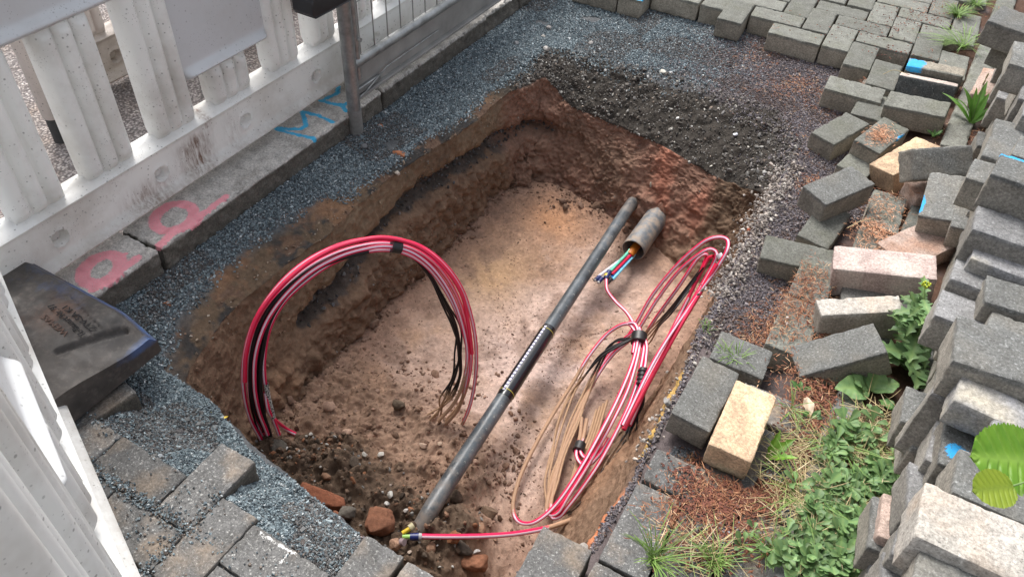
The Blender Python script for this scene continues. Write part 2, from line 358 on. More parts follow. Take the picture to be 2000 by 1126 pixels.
# ================================================================== concrete materials
def concrete(name, top, side, speck=.5, stain=None, light=(.42, .42, .40), tsc=1., dirt=(.09, .075, .055), dirta=.35):
    m = N(name, .88, .3); p = m.oco(); fa = m.attr('face', 'Fac'); rn = m._c['rnd']
    n_a = m.noise(330, 3, .7, p); n_b = m.noise(28, 4, .6, p); n_c = m.noise(9, 3, .5, p)
    t = m.mix(m.ramp(m.noise(210, 2, .6, p), [(.58, 0.), (.70, speck)]), top, light)
    t = m.mix(m.ramp(m.noise(260, 2, .6, p), [(.28, .7), (.42, 0.)]), t, tuple(v*.35 for v in top))
    t = m.mix(1., t, m.ramp(n_b, [(.3, .78), (.7, 1.18)]), 'MULTIPLY')
    t = m.mix(m.ramp(n_c, [(.5, 0.), (.75, dirta)]), t, dirt)
    s = m.mix(1., side, m.ramp(m.noise(16, 4, .6, p), [(.3, .72), (.7, 1.2)]), 'MULTIPLY'); s = m.mix(1., s, m.ramp(n_a, [(.3, .75), (.7, 1.2)]), 'MULTIPLY')
    if stain:
        sm = m.ramp(m.math('ADD', m.noise(11, 3, .5, p), m.math('MULTIPLY', n_a, .12)), [(.55, 0.), (.74, .8)]); t = m.mix(sm, t, stain)
    c = m.mix(m.math('ADD', fa, m.math('MULTIPLY', m.math('SUBTRACT', n_b, .5), .5), clamp=True), s, t)
    c = m.mix(1., c, m.ramp(m.noise(170, 4, .75, p), [(.32, .62), (.5, 1.), (.68, 1.4)]), 'MULTIPLY')
    c = m.mix(1., c, m.ramp(rn, [(0., .80), (1., 1.2)]), 'MULTIPLY')
    for an, cc in (('paint_blue', (.03, .36, .75)), ('paint_white', (.8, .8, .78)), ('paint_pink', (.86, .33, .38)), ('paint_cyan', (.03, .42, .72))):
        pa = m.attr(an, 'Fac'); k = m.math('ADD', pa, m.math('MULTIPLY', m.math('SUBTRACT', n_a, .55), m.math('MULTIPLY', pa, 3.0)))
        c = m.mix(m.ramp(k, [(.34, 0.), (.52, .92)]), c, cc)
    m.base(c)
    b = m.bump(m.noise(230, 4, .7, p), .75, .0018); m.bump(n_b, .35, .003, b)
    return m.m
MG = dict(
 near=concrete('paver_near', (.128, .127, .125), (.10, .092, .078), .75, (.24, .19, .145), dirta=.15),
 back=concrete('paver_back', (.150, .152, .134), (.30, .27, .22), .25, dirt=(.105, .108, .07), dirta=.5, light=(.30, .31, .29)),
 dark=concrete('paver_dark', (.138, .140, .134), (.27, .25, .215), .5, light=(.40, .41, .41), dirt=(.21, .185, .145), dirta=.42),
 grey=concrete('paver_grey', (.19, .19, .19), (.25, .235, .21), .4, light=(.45, .45, .46)),
 light=concrete('paver_light', (.26, .26, .265), (.24, .24, .23), .2, stain=(.42, .38, .30)),
 beige=concrete('paver_beige', (.50, .355, .235), (.36, .285, .215), .25, stain=(.64, .53, .34), light=(.7, .6, .45), dirta=.05),
 pink=concrete('paver_pink', (.44, .335, .285), (.22, .19, .165), .2, stain=(.40, .24, .17), light=(.6, .55, .5), dirta=.1),
 rose=concrete('paver_rose', (.52, .41, .375), (.30, .23, .20), .25, stain=(.62, .56, .5), light=(.7, .62, .58), dirta=.05),
 white=concrete('paver_white', (.385, .36, .325), (.32, .29, .25), .25, stain=(.42, .34, .27), light=(.8, .78, .74), dirta=.12),
 rosedark=concrete('paver_rosedark', (.085, .092, .092), (.52, .44, .39), .4),
 kerb=concrete('kerb_concrete', (.46, .44, .41), (.11, .10, .085), .45, light=(.5, .48, .45), dirta=.3))
def paver_mesh(L, W, H, face='T', seed=0, step=.007, r=.0032, rough=.0006, chip=.5):
    "rounded, slightly chipped block; face = side with the facing layer"
    hl = np.array([L, W, H])/2; n = [max(3, int(round(v/step))) for v in (L, W, H)]
    def axis(h, k):
        a = np.linspace(-1, 1, k+1)*h; e = np.array([-h+r*.35, h-r*.35]); return np.unique(np.concatenate([a, e]))
    ax = [axis(hl[k], n[k]) for k in range(3)]; Vs = []; Fs = []; o = 0
    for k in range(3):
        u, v = [q for q in range(3) if q != k]
        for sgn in (-1, 1):
            U, W_ = np.meshgrid(ax[u], ax[v], indexing='ij'); P = np.zeros((U.size, 3)); P[:, u] = U.ravel(); P[:, v] = W_.ravel(); P[:, k] = sgn*hl[k]
            a, b = U.shape; i = np.arange(a-1)[:, None]*b; j = np.arange(b-1)[None]
            f = np.stack([i+j, i+b+j, i+b+j+1, i+j+1], -1).reshape(-1, 4)+o
            if (sgn > 0) != (k == 1): pass
            else: f = f[:, ::-1]
            Vs.append(P); Fs.append(f); o += len(P)
    P = np.concatenate(Vs); F = np.concatenate(Fs)
    key = np.round(P*1e5).astype(np.int64); _, ix, inv = np.unique(key, axis=0, return_index=True, return_inverse=True); P = P[ix]; F = inv.reshape(-1)[F]
    q = np.clip(P, -(hl-r), hl-r); d = P-q; l = np.linalg.norm(d, axis=1)[:, None]; l[l == 0] = 1
    off = np.array([seed*3.7, seed*1.3, seed*2.1]); Q = P+off
    rr = r*(1+.5*fbm(Q, 60, 2, 1)); P2 = q+d/l*rr[:, None]
    nrm = d/l
    edge = (np.abs(d) > 1e-6).sum(1) >= 2
    ch = np.clip(vn(Q, 95, 9)-.30, 0, 1)*edge*chip*.012
    P2 = P2+nrm*(rough*fbm(Q, 120, 2, 3)-ch)[:, None]
    
    dist = {'T': hl[2]-P2[:, 2], 'B': hl[2]+P2[:, 2], 'N': hl[1]+P2[:, 1], 'F': hl[1]-P2[:, 1], 'W': hl[0]+P2[:, 0], 'E': hl[0]-P2[:, 0]}.get(face)
    fv = ss(.011, .006, dist+.0015*fbm(Q, 90, 2, 6)) if dist is not None else np.zeros(len(P2))
    if face == 'X': fv = np.ones(len(P2))
    return P2, F, fv
_pc = {}
def paver(name, loc, rot, dims, kind='near', face='T', label=None, group=None, paint=None, seed=None, uniq=False):
    sc = 1.; dk = tuple(round(v, 3) for v in dims); sd0 = (seed if seed is not None else rnd.randint(0, 3)); key = (dk, kind, face, sd0)
    if uniq or paint or key not in _pc:
        P, F, fv = paver_mesh(*dims, face=face, seed=sd0+hash(dk) % 7 if False else sd0, step=.006 if paint else .008)
        at_ = {'face': ('FLOAT', fv)}
        if paint:
            for an, fn in paint.items(): at_[an] = ('FLOAT', fn(P))
        me = mesh_np(name, P, F, MG[kind], True, at_)
        if not (uniq or paint): _pc[key] = me
    else: me = _pc[key]
    o = link(name, me); o.location = loc; o.rotation_euler = rot
    return tag(o, label, 'paver', group)
# ------------------------------------------------------------------ kerb stones with sprayed marks
def segd(P, poly):
    "distance of points to a polyline in xy"
    best = np.full(len(P), 9.)
    for a, b in zip(poly[:-1], poly[1:]):
        a = np.array(a[:2]); b = np.array(b[:2]); ab = b-a; t = np.clip(((P[:, :2]-a)@ab)/(ab@ab+1e-12), 0, 1)
        best = np.minimum(best, np.linalg.norm(P[:, :2]-(a+t[:, None]*ab), axis=1))
    return best
def px0(pts, z=0): return [tuple(at(*p, z)) for p in pts]
def circ(cx, cy, rx, ry, rot, n=28): return [(cx+rx*math.cos(a)*math.cos(rot)-ry*math.sin(a)*math.sin(rot), cy+rx*math.cos(a)*math.sin(rot)+ry*math.sin(a)*math.cos(rot)) for a in [2*PI*k/n for k in range(n+1)]]
pink = [(px0(circ(198, 526, 40, 24, -.5)), .016), (px0([(236, 528), (268, 503)]), .010), (px0([(196, 556), (182, 563)]), .012), (px0([(232, 508), (245, 495)]), .006),
        (px0(circ(340, 424, 40, 24, -.35)), .014), (px0([(372, 440), (400, 415), (441, 383)]), .009), (px0([(345, 448), (330, 462), (310, 479)]), .010)]
cyan = [(px0([(613, 270), (570, 261), (536, 250), (586, 252), (598, 244), (590, 217), (620, 225), (650, 238)]), .007), (px0([(661, 170), (659, 182), (626, 198), (668, 206), (676, 217)]), .0075), (px0([(668, 208), (680, 200)]), .006)]
joints = [-1.09, -.09, .91, 1.872, 2.835, 3.83, 4.83]
klab = ['grey concrete kerb stone half hidden under the foot block, with the first pink ring', 'kerb stone at the near left with a pink sprayed ring', 'long kerb stone with a pink ring and a blue zigzag beside the steel post', 'chipped kerb stone running under the steel mesh fence', 'far kerb stone at the top edge of the photo', 'last kerb stone beyond the top of the photo']
for k in range(1, 5):
    y0, y1 = joints[k]+.004, joints[k+1]-.004
    if k == 1: y0 = -.09
    L, W, H = .15, y1-y0, .26
    P, F, fv = paver_mesh(L, W, H, 'T', seed=k, step=.0055, r=.008, rough=.001, chip=1.5)
    Wp = P+np.array([KX-L/2, (y0+y1)/2, -H/2])
    pk = np.zeros(len(P)); cy = np.zeros(len(P)); topf = ss(-.02, -.006, Wp[:, 2])
    for poly, r_ in pink: pk = np.maximum(pk, ss(r_*1.5, r_*.75, segd(Wp, poly)))
    for poly, r_ in cyan: cy = np.maximum(cy, ss(r_*1.35, r_*.8, segd(Wp, poly)))
    ch = np.clip(fbm(Wp, 11, 3, 33)-.12, 0, 1)*(k >= 3)*ss(.05, .0, KX-Wp[:, 0])*ss(-.07, -.02, Wp[:, 2]); P[:, 0] -= ch*.05; P[:, 2] -= ch*.03
    o = link('kerb_stone', mesh_np('kerb_stone', P, F, MG['kerb'], True, {'face': ('FLOAT', fv), 'paint_pink': ('FLOAT', pk*topf), 'paint_cyan': ('FLOAT', cy*topf)}))
    o.location = (KX-L/2, (y0+y1)/2, -H/2); tag(o, klab[k], 'kerb stone', 'kerb stones between road and pit')
# ------------------------------------------------------------------ laid paving, herringbone, beyond the pit
GB = 'pavers laid in herringbone behind the pit'
special = {(-11, 0, 'V'): 'blue', (-7, 0, 'V'): 'out'}
def cell(i, j, kind):
    a = .105
    if kind == 'H': cx, cy, L, W = (i+1)*a, j+.5, .205, .102
    else: cx, cy, L, W = (i+.5)*a, j+1, .101, .213
    return cx, 3.118+.1085*cy+.06*min(cx, 0), L, W
front = {-14: 0, -13: 0, -12: 0, -11: 0, -10: 1, -9: 1, -8: 1, -7: 0, -6: 1, -5: 0, -4: 1, -3: 0, -2: -1, -1: -2, 0: 1, 1: 0}
front[-5] = 0; front[-4] = 0
def okc(i, j): return (i in front) and j >= front[i]-(1 if False else 0) and i <= 1 and j <= 14
nlab = {(-11, 0): 'dark grey paver with a cyan sprayed corner standing out of the far paving edge',
        (-7, 0): 'dark grey paver jutting end-on from the far paving edge over the grit',
        (-5, 0): 'long dark paver on the far paving edge dotted with brown cone scales',
        (-2, -1): 'dark paver whose bare end faces the needle litter, right end of the far edge',
        (-3, 0): 'grey paver end-on between the speckled edge paver and its right neighbour',
        (-6, 1): 'paver lying crosswise just right of the one that juts out of the far edge'}
for i in range(-14, 3):
    for j in range(-3, 12):
        for kd, off in (('H', (i, j, i+1, j)), ('V', (i, j, i, j+1))):
            if (i+j) % 4 != (3 if kd == 'H' else 1): continue
            if not (okc(off[0], off[1]) and (okc(off[2], off[3]) or (kd == 'H' and off[2] == 2 and False))):
                if not (kd == 'V' and i == -1 and j == -2): continue
            cx, cy, L, W = cell(i, j, kd)
            if cx-L/2 < KX+.005 or cy > 4.6: continue
            if (cx+.2)*.55+cy > 4.65 and cx < -.3: continue
            pt = None
            if (i, j) == (-11, 0): pt = {'paint_cyan': lambda P: ss(.045, .02, np.hypot(P[:, 0]-.03, P[:, 1]+.07))*ss(.025, .035, P[:, 2])}
            dz = rnd.uniform(-.003, .003)
            o = paver('paver', (cx+rnd.uniform(-.001, .001), cy, -.04+dz), (rnd.uniform(-.008, .008), rnd.uniform(-.01, .01), rnd.uniform(-.012, .012)+.03), (L, W, .078), 'back', 'T',
                  nlab.get((i, j), 'moss-stained dark grey paver laid flush in the herringbone field behind the pit'), GB, paint=pt)
            if (i, j) == (-7, 0): o.location.z += .004
# edging stones on the right of the far paving and along the strip
for k, (x0, ya, x1, yb, lb) in enumerate([(.235, 2.62, .27, 3.62, 'grey edging stone flush in the ground beside the plantain and the pink block'), (.185, 1.6, .225, 2.6, 'edging stone buried under needles between the loose pavers and the stack'),
        (.150, .62, .180, 1.585, 'mossy edging stone running through the green weeds'), (.27, 3.63, .30, 4.6, 'far edging stone under the long grass')]):
    L = math.hypot(x1-x0, yb-ya); P, F, fv = paver_mesh(.055 if k in (2,) else .075, L-.01, .2, 'T', seed=20+k, step=.008, r=.006, chip=1)
    o = link('edging_stone', mesh_np('edging_stone', P, F, MG['back' if k != 2 else 'grey'], True, {'face': ('FLOAT', fv)})); o.location = ((x0+x1)/2, (ya+yb)/2, -.1-.004); o.rotation_euler = (0, 0, -math.atan2(x1-x0, yb-ya)); tag(o, lb, 'edging stone', 'edging stones of the paving')
# ------------------------------------------------------------------ laid paving near left (kept dimensions as seen)
GN_ = 'pavers laid in the near left corner'
a = .0925; NR = [(-.755, -.565, .10, .452), (-1.26, -1.205, .35, .57)]
nl = {(1, 1, 'V'): 'grey paver ending in a clean exposed side beside the near left grit', (2, 0, 'V'): 'grey paver just below the one with the exposed side, its corner against the blue grit',
      (-2, 0, 'V'): 'gritty paver in front of the narrow block at the foot of the black base', (0, 0, 'H'): 'gritty paver with an orange sand stain between two open joints', (3, -1, 'V'): 'grey paver beside the one with the white T mark'}
for i in range(-6, 7):
    for j in range(-7, 3):
        for kd in 'HV':
            if (i+j) % 4 != (0 if kd == 'H' else 2): continue
            x0 = -1.03+a*i; y0 = .28+.0925*j; L, W = ((2*a, a) if kd == 'H' else (a, 2*a)); x1, y1 = x0+L, y0+W
            lim = .47 if x1 < -.90 else (.56 if x1 < -.80 else (.47 if x1 < -.74 else .40))
            if kd == 'V' and i == 1 and j == 1: lim = .57
            if y1 > lim+.01 or x1 > -.75 or x0 < -1.5: continue
            if y1 < .0-.45*(x0+.6)-.25: continue
            NR.append((x0, x1, y0, y1))
            o = paver('paver', ((x0+x1)/2, (y0+y1)/2, -.04+rnd.uniform(-.002, .002)), (rnd.uniform(-.01, .01), rnd.uniform(-.01, .01), rnd.uniform(-.01, .01)), (L-.003, W-.003, .078), 'near', 'T',
                  nl.get((i, j, kd), 'grey paver sprinkled with grit, laid in the near left corner'), GN_)
# T-marked paver and pavers along the near rim
def tmark(P):
    W_ = P+np.array([-.66, .404, 0]); t = np.minimum(segd(W_, px0([(505, 1040), (540, 1062), (583, 1083)])), segd(W_, px0([(562, 1077), (552, 1094), (540, 1110)]))+.0008)
    return ss(.0055, .002, t)*(P[:, 2] > .03)*(.62+.4*vn(P, 200, 3))
paver('paver', (-.66, .404, -.040), (.0, .0, -.03), (.187, .091, .078), 'near', 'T', 'grey paver with a white sprayed T mark next to the blue grit', GN_, paint={'paint_white': tmark})
for q, (x0, x1, y0, y1, lb, kd, rz) in enumerate([(-.558, -.468, .355, .545, 'clean grey paver at the pit edge right of the near left grit', 'near', .0), (-.462, -.372, .352, .542, 'grey paver at the bottom pit edge right of the cleanest one', 'near', -.01),
        (-.366, -.285, .30, .50, 'grey paver at the bottom edge between pit and beige stained one', 'near', 0), (-.275, -.168, .535, .735, 'pale speckled grey paver whose corner points into the pit at the bottom', 'near', .02),
        (-.560, -.468, .16, .35, 'grey paver at the very bottom of the photo below the clean one', 'near', 0), (-.277, -.17, .33, .53, 'grey paver under the bottom edge of the photo', 'near', 0)]):
    paver('paver', ((x0+x1)/2, (y0+y1)/2, -.04+(.004 if q == 3 else 0)), (0, 0, rz), (x1-x0-.003, y1-y0-.003, .08), kd, 'T', lb, 'pavers along the near rim of the pit', uniq=True, seed=10+q)
for q, (ya_, yb_) in enumerate([(.2655, .3565), (.172, .263)]):
    paver('paver', (-.66, (ya_+yb_)/2, -.042), (0, 0, -.01), (.186, .089, .078), 'near', 'T', ['grey paver just below the one with the white T mark', 'grey paver at the bottom edge, second below the T mark'][q], GN_, uniq=True, seed=5+q)
GR_ = 'pavers laid in the strip right of the pit'
for q, (x0, x1, y0, y1, z, rz, lb) in enumerate([(-.155, .045, .930, 1.022, 0, .02, 'bare grey paver crosswise at the pit rim, corner towards the coil'), (-.158, -.06, .728, .926, -.002, .01, 'grey paver lengthwise at the rim with its long side exposed to the pit, partly littered'),
        (-.058, .042, .728, .926, -.006, 0, 'paver almost hidden under cone scales left of the weeds'), (-.16, .04, .628, .724, -.003, 0, 'sandy paver at the bottom behind the grass tuft'), (-.16, -.06, .43, .624, -.003, 0, 'sandy paver at the very bottom behind the grass tuft'),
        (-.058, .04, .43, .624, -.006, 0, 'littered paver at the bottom edge below the grass tuft'), (.05, .142, .80, .99, -.012, 0, 'nearly buried paver beside the mossy edging stone'), (-.045, .055, 1.015, 1.21, -.02, 0, 'sunken grey paver peeping out between the beige block and the fallen needles'),
        (-.05, .15, 1.215, 1.31, -.014, 0, 'sunken paver corner beside the open dark joint'), (-.046, .054, 1.437, 1.637, -.001, .01, 'mossy grey paver flush with the needle litter, left of the upright beige block'), (-.046, .052, 1.641, 1.83, -.001, .01, 'flush grey paver under needles in front of the rose block'),
        (.055, .155, 1.42, 1.62, -.016, 0, 'buried paver under the needle litter in front of the upright beige block'), (.1, .19, 1.94, 2.03, -.012, 0, 'small sunken paver in the dark gap beside the blue-marked block'), (.06, .16, 1.86, 2.05, -.01, .02, 'needle-strewn paver in the dark channel, nearer one'), (.06, .16, 2.055, 2.25, -.004, .03, 'needle-strewn paver in the dark channel, farther one'),
        (-.115, .02, 2.78, 2.99, -.03, 0, 'needle-covered sunken paver beside the last paver of the far edge')]):
    paver('paver', ((x0+x1)/2, (y0+y1)/2, -.04+z), (0, 0, rz), (x1-x0-.003, y1-y0-.003, .078), 'back' if y0 > 1.3 else 'near', 'T', lb, GR_, uniq=True, seed=30+q)
# narrow block before the foot base
paver('paver', (-1.232, .460, -.045), (0, .0, -.16), (.045, .21, .075), 'near', 'T', 'narrow cut grey block lying along the foot of the black base', 'pavers laid in the near left corner', uniq=True, seed=61)
# ------------------------------------------------------------------ loose pavers, poses measured
GL = 'loose pavers lying about right of the pit'
def blue_at(cx, cy, rx, ry, face='T'):
    def f(P):
        return ss(1.25, .5, np.hypot((P[:, 0]-cx)/rx, (P[:, 1]-cy)/ry)+.25*vn(P, 60, 7))*(P[:, 2] > .028)
    return f
LP = [
 ('L1', (-.1234, 2.8306, -.0409), (.0565, -.0105, .0164), .987, (.2, .1, .08), 'back', 'T', 'long dark paver leftmost of the loose ones, its earthy side facing the grit', None),
 ('L2', (-.02, 2.735, -.052), (.06, -.04, -.03), .95, (.17, .1, .075), 'back', 'T', 'short dark paver tucked between its longer neighbours below the far edge', None),
 ('L3', (.0891, 2.7534, .0082), (.0857, -.1134, -.0512), .973, (.2, .1, .08), 'back', 'T', 'dark paver with a round pale lichen spot and exposed brown side', None),
 ('L4', (.0966, 2.972, -.015), (-.28, -.0774, -.0133), .97, (.2, .08, .1), 'rosedark', 'N', 'paver tipped on its side, pale strip on top and black face towards the lichen-spotted one', None),
 ('L4b', (.105, 3.068, .0), (.12, -.08, -.01), .96, (.2, .06, .1), 'back', 'N', 'dark paver with a blue sprayed corner behind the tipped one', 'b4'),
 ('L5', (.2851, 3.0134, .0244), (.133, -.2294, -.1272), .919, (.08, .2, .1), 'pink', 'X', 'pinkish block on edge beside the plantain, brown spots on its top', None),
 ('L6', (-.1076, 2.5429, -.0439), (.0768, -.0217, -.411), .94, (.1, .2, .08), 'back', 'T', 'sand-stained grey paver leaning towards the purple grit', None),
 ('L7', (.0183, 2.4925, .0044), (.0781, .0504, -.3028), .918, (.1, .2, .08), 'back', 'T', 'grey paver carrying a round pile of orange needles', 'b7'),
 ('L8', (-.0007, 2.43, -.055), (.12, .06, -.25), .979, (.1, .2, .08), 'back', 'T', 'dark paver underneath the one with the needle pile', None),
 ('L9', (.1166, 2.4068, .0074), (.2786, -.2031, -.6194), .962, (.1, .2, .08), 'beige', 'X', 'bright beige block wedged at an angle under the upright dark paver', None),
 ('L10', (.1855, 2.3031, .1001), (.8351, -.0387, .6271), .92, (.2, .1, .08), 'dark', 'T', 'dark paver leaning upright with its broad black face to the viewer', None),
 ('L11', (.2318, 2.309, .006), (.0765, -.1304, .5536), .94, (.2, .1, .08), 'pink', 'X', 'pinkish block under the upright dark paver and the blue-marked one', None),
 ('L12', (.2317, 2.1404, .0747), (.1898, -.1863, .0154), .925, (.1, .2, .08), 'dark', 'T', 'dark paver with a blue sprayed left edge on top of the pink blocks', 'b12'),
 ('L13', (.300, 2.095, .082), (.14, -.12, .015), .925, (.075, .17, .08), 'dark', 'T', 'dark paver close right of the blue-edged one', None),
 ('L14', (.225, 2.02, -.02), (.15, -.05, -.62), 1.0, (.12, .2, .09), 'pink', 'X', 'large brownish pink block on its end below the blue-edged paver', None),
 ('R1', (-.0357, 2.1002, .0264), (.0817, .0344, -.5593), .947, (.1, .2, .08), 'dark', 'T', 'dark grey paver lying slanted on top of another beside the purple grit', None),
 ('R2', (-.0316, 2.00, -.0485), (.06, .05, -.1087), .93, (.1, .2, .08), 'back', 'T', 'dark paver with a lichen ring, underneath the slanted one', None),
 ('R3', (-.0634, 1.827, -.047), (.12, -.0508, .1344), .92, (.2, .1, .08), 'back', 'T', 'dark paver lying crosswise against the rose block, its end in the grit', None),
 ('R4', (.149, 1.79, .035), (.07, -.19, .18), 1.07, (.225, .085, .1), 'rose', 'X', 'large rose-coloured block with a broken upper edge', None),
 ('R5', (.169, 1.735, -.0171), (.0086, -.1257, .1673), .93, (.2, .1, .08), 'dark', 'T', 'dark paver between the rose block and the upright beige one', None),
 ('R6', (.128, 1.605, .029), (-.02, -.14, .50), .98, (.2, .058, .1), 'white', 'T', 'beige block on edge with a whitish gritty top, behind the weed', None),
 ('R7', (.1245, 1.4643, .012), (-.08, -.494, .521), .985, (.2, .1, .08), 'dark', 'T', 'dark grey paver tilted against the upright beige block', None),
 ('R8', (-.1152, 1.201, -.0169), (.07, .06, -.0216), .92, (.1, .2, .08), 'dark', 'T', 'dark speckled paver at the pit rim, under the yellow-beige block', None),
 ('R9', (-.0173, 1.1299, .0337), (.0818, .0047, .017), .911, (.1, .2, .08), 'beige', 'X', 'yellow-beige block lying on the dark speckled paver at the rim', None),
 ('R10', (-.0823, 1.3675, -.0401), (-.04, .03, .0393), 1.04, (.125, .1, .08), 'dark', 'T', 'grey paver with small grass tufts growing at its near edge', None)]
pts_ = {'b4': {'paint_blue': blue_at(-.07, 0, .04, .06)}, 'b12': {'paint_blue': blue_at(-.05, -.04, .014, .05)}, 'b7': {'paint_blue': blue_at(.05, .04, .012, .03)}}
LOOSE = {}
for k, (nm, loc, rot, sc, dims, kd, fc_, lb, pt) in enumerate(LP):
    LOOSE[nm] = paver('paver', loc, rot, tuple(round(d*sc, 4) for d in dims), kd, fc_, lb, GL, paint=pts_.get(pt), uniq=True, seed=70+k)
# ------------------------------------------------------------------ the stack on the right
GS = 'pavers piled in the stack on the right'
ST = [
('S5', .41, .781, .45, 0.1, .34, .1, 'white', 'X', 'big whitish paver on top of the stack at the bottom right'),('S6', .406, .694, .435, -3.0, .3, .072, 'dark', 'T', 'dark speckled paver at the bottom right corner below the whitish one'),
('S1', .329, 1.101, .5, 3.3, .2, .114, 'dark', 'T', 'large black speckled paver on top of the stack, middle right'),('S2', .352, 1.012, .468, -3.5, .2, .064, 'light', 'X', 'brownish paver just below the large black speckled one'),('S3', .405, .948, .47, -4.2, .2, .06, 'grey', 'T', 'lilac-grey paver above the blue-dotted one, partly outside the photo'),
('S4', .274, 1.083, .4, -8.4, .07, .06, 'grey', 'T', 'narrow block on end with a pale top and black side'),('S7', .351, .962, .19, 4.1, .2, .096, 'pink', 'X', 'pinkish paver end low in the stack beside the weeds'),('S8', .342, .962, .17, 7.0, .2, .11, 'dark', 'T', 'dark paver end left of the low pinkish one'),
('S9', .348, 1.103, .27, 8.4, .2, .084, 'dark', 'T', 'speckled dark paver end with a pale frame of mortar behind it'),('S10', .349, .931, .33, 7.5, .2, .1, 'grey', 'T', 'grey paver end left of the whitish big one'),('S11', .366, .983, .4, 3.1, .2, .107, 'dark', 'T', 'dark paver with a bright blue sprayed spot in the stack'),
('S12', .378, .885, .44, 0.6, .2, .09, 'dark', 'T', 'dark speckled paver behind the two green leaves'),('S13', .36, .995, .36, -3.1, .2, .097, 'grey', 'T', 'narrow grey paver edge left of the blue-dotted one'),('S14', .334, 1.187, .24, 3.3, .2, .095, 'dark', 'T', 'dark paver end lowest beside the yellow-flowering weed'),
('S19', .317, 1.31, .385, -2.0, .2, .085, 'grey', 'T', 'greyish paver with sandy top sticking out towards the tall weed'),('S20', .325, 1.40, .41, -2.4, .2, .09, 'grey', 'T', 'mauve-grey paver under the light one'),('S18', .343, 1.445, .44, -3.0, .2, .101, 'light', 'X', 'light bluish paver on the stack below the brown-sided pair'),
('S21', .378, 1.345, .432, 3, .2, .085, 'dark', 'T', 'black speckled paver with a sandy left side below the light one'),('S22', .395, 1.255, .418, -3.7, .2, .08, 'dark', 'T', 'dark paver behind the large black speckled one'),('S17', .323, 1.475, .48, -0.2, .2, .09, 'grey', 'T', 'paver with an earthy brown side above the light one'),
('S16', .322, 1.557, .55, -6.9, .2, .09, 'dark', 'T', 'topmost grey paver with a blue line along its rear edge'),('S15', .327, 1.903, .34, -4.5, .2, .106, 'dark', 'T', 'dark paver with one white chip, right of the upright black face'),('S23', .346, 2.021, .34, -4.6, .2, .109, 'dark', 'T', 'dark paver in the second row behind the white-chipped one'),
('S24', .359, 2.150, .33, 0.2, .2, .13, 'dark', 'T', 'dark paver behind the plantain in the stack'),('S25', .387, 1.905, .42, -7.5, .2, .107, 'dark', 'T', 'dark paver resting on the row behind the white-chipped one'),('S28', .356, .829, .3, -2.0, .2, .06, 'grey', 'T', 'small grey paver corner between the pinkish end and the whitish big one'),
('S26', .356, .80, .26, 8, .2, .09, 'grey', 'T', 'grey paver at the bottom edge left of the dark corner one'),('S27', .37, .87, .12, 4.0, .2, .09, 'grey', 'T', 'lowest grey paver at the bottom edge beside the weeds'),
('T1', .29, 2.95, .31, -12, .2, .16, 'dark', 'T', 'broad dark slab-like paver at the top right corner'),('T2', .333, 2.94, .24, -11.0, .2, .093, 'dark', 'T', 'dark paver under the broad one at the top right'),('T3', .346, 2.429, .40, -4.5, .2, .095, 'dark', 'T', 'dark paver standing proud in the far part of the stack'),
('T5', .365, 2.70, .33, 2.0, .2, .1, 'dark', 'T', 'dark paver end in the far part of the stack, behind the one standing proud'),('T6', .395, 2.33, .36, -3.4, .2, .1, 'grey', 'T', 'greyish paver in front of the one standing proud'),('T7', .406, 2.225, .37, -0.5, .2, .1, 'grey', 'T', 'greyish paver at the right border level with the plantain')]
occ = []
for k, (nm, cx, cy, tz, yw, L, W, kd, fc_, lb) in enumerate(ST):
    pt = None
    if nm == 'S11': pt = {'paint_blue': lambda P: ss(1.2, .4, np.hypot((P[:, 0]+.078)/.020, (P[:, 1]+.020)/.020))*(P[:, 2] > .028)}
    if nm == 'S16': pt = {'paint_blue': lambda P: ss(.006, .002, np.abs(P[:, 1]-.04))*(P[:, 2] > .028)}
    hh = .08
    if nm == 'S4': hh = .16
    if nm == 'S2': hh = .055
    o = paver('paver', (cx, cy, tz-hh/2), (rnd.uniform(-.03, .03), rnd.uniform(-.03, .03), math.radians(yw)), (L, W-.002, hh), kd, fc_, lb, GS, paint=pt, uniq=True, seed=120+k)
    occ.append((cx, cy, tz, L, W))
# body of the stack underneath
yy = .55
while yy < 3.35:
    tops = [tz for (cx, cy, tz, L, W) in occ if abs(cy-yy) < .11]; hi = (min(tops)-.075) if tops else .25
    k = 0; x0 = .315 if yy < 2.6 else .30
    while (k+1)*.08 <= hi+.012 or k == 0:
        xx = x0+rnd.uniform(-.018, .022)-.008*k
        kd = rnd.choice(['dark', 'dark', 'dark', 'grey', 'back'])
        paver('paver', (xx+.1, yy+rnd.uniform(-.004, .004), -.045+.08*k+.04+.02), (rnd.uniform(-.02, .02), rnd.uniform(-.02, .02), math.radians(rnd.uniform(-5, 5))), (.2, .098, .078), kd, 'T',
              'dark paver low in the long stack, showing only its narrow end', GS)
        k += 1
    if True:
        paver('paver', (x0+.32+rnd.uniform(-.01, .01), yy, -.045+.08*k+.06), (rnd.uniform(-.02, .02), 0, math.radians(rnd.uniform(-3, 3))), (.2, .098, .078), 'dark', 'T', 'dark paver in the second rank of the long stack, near the right border', GS)
    yy += .104
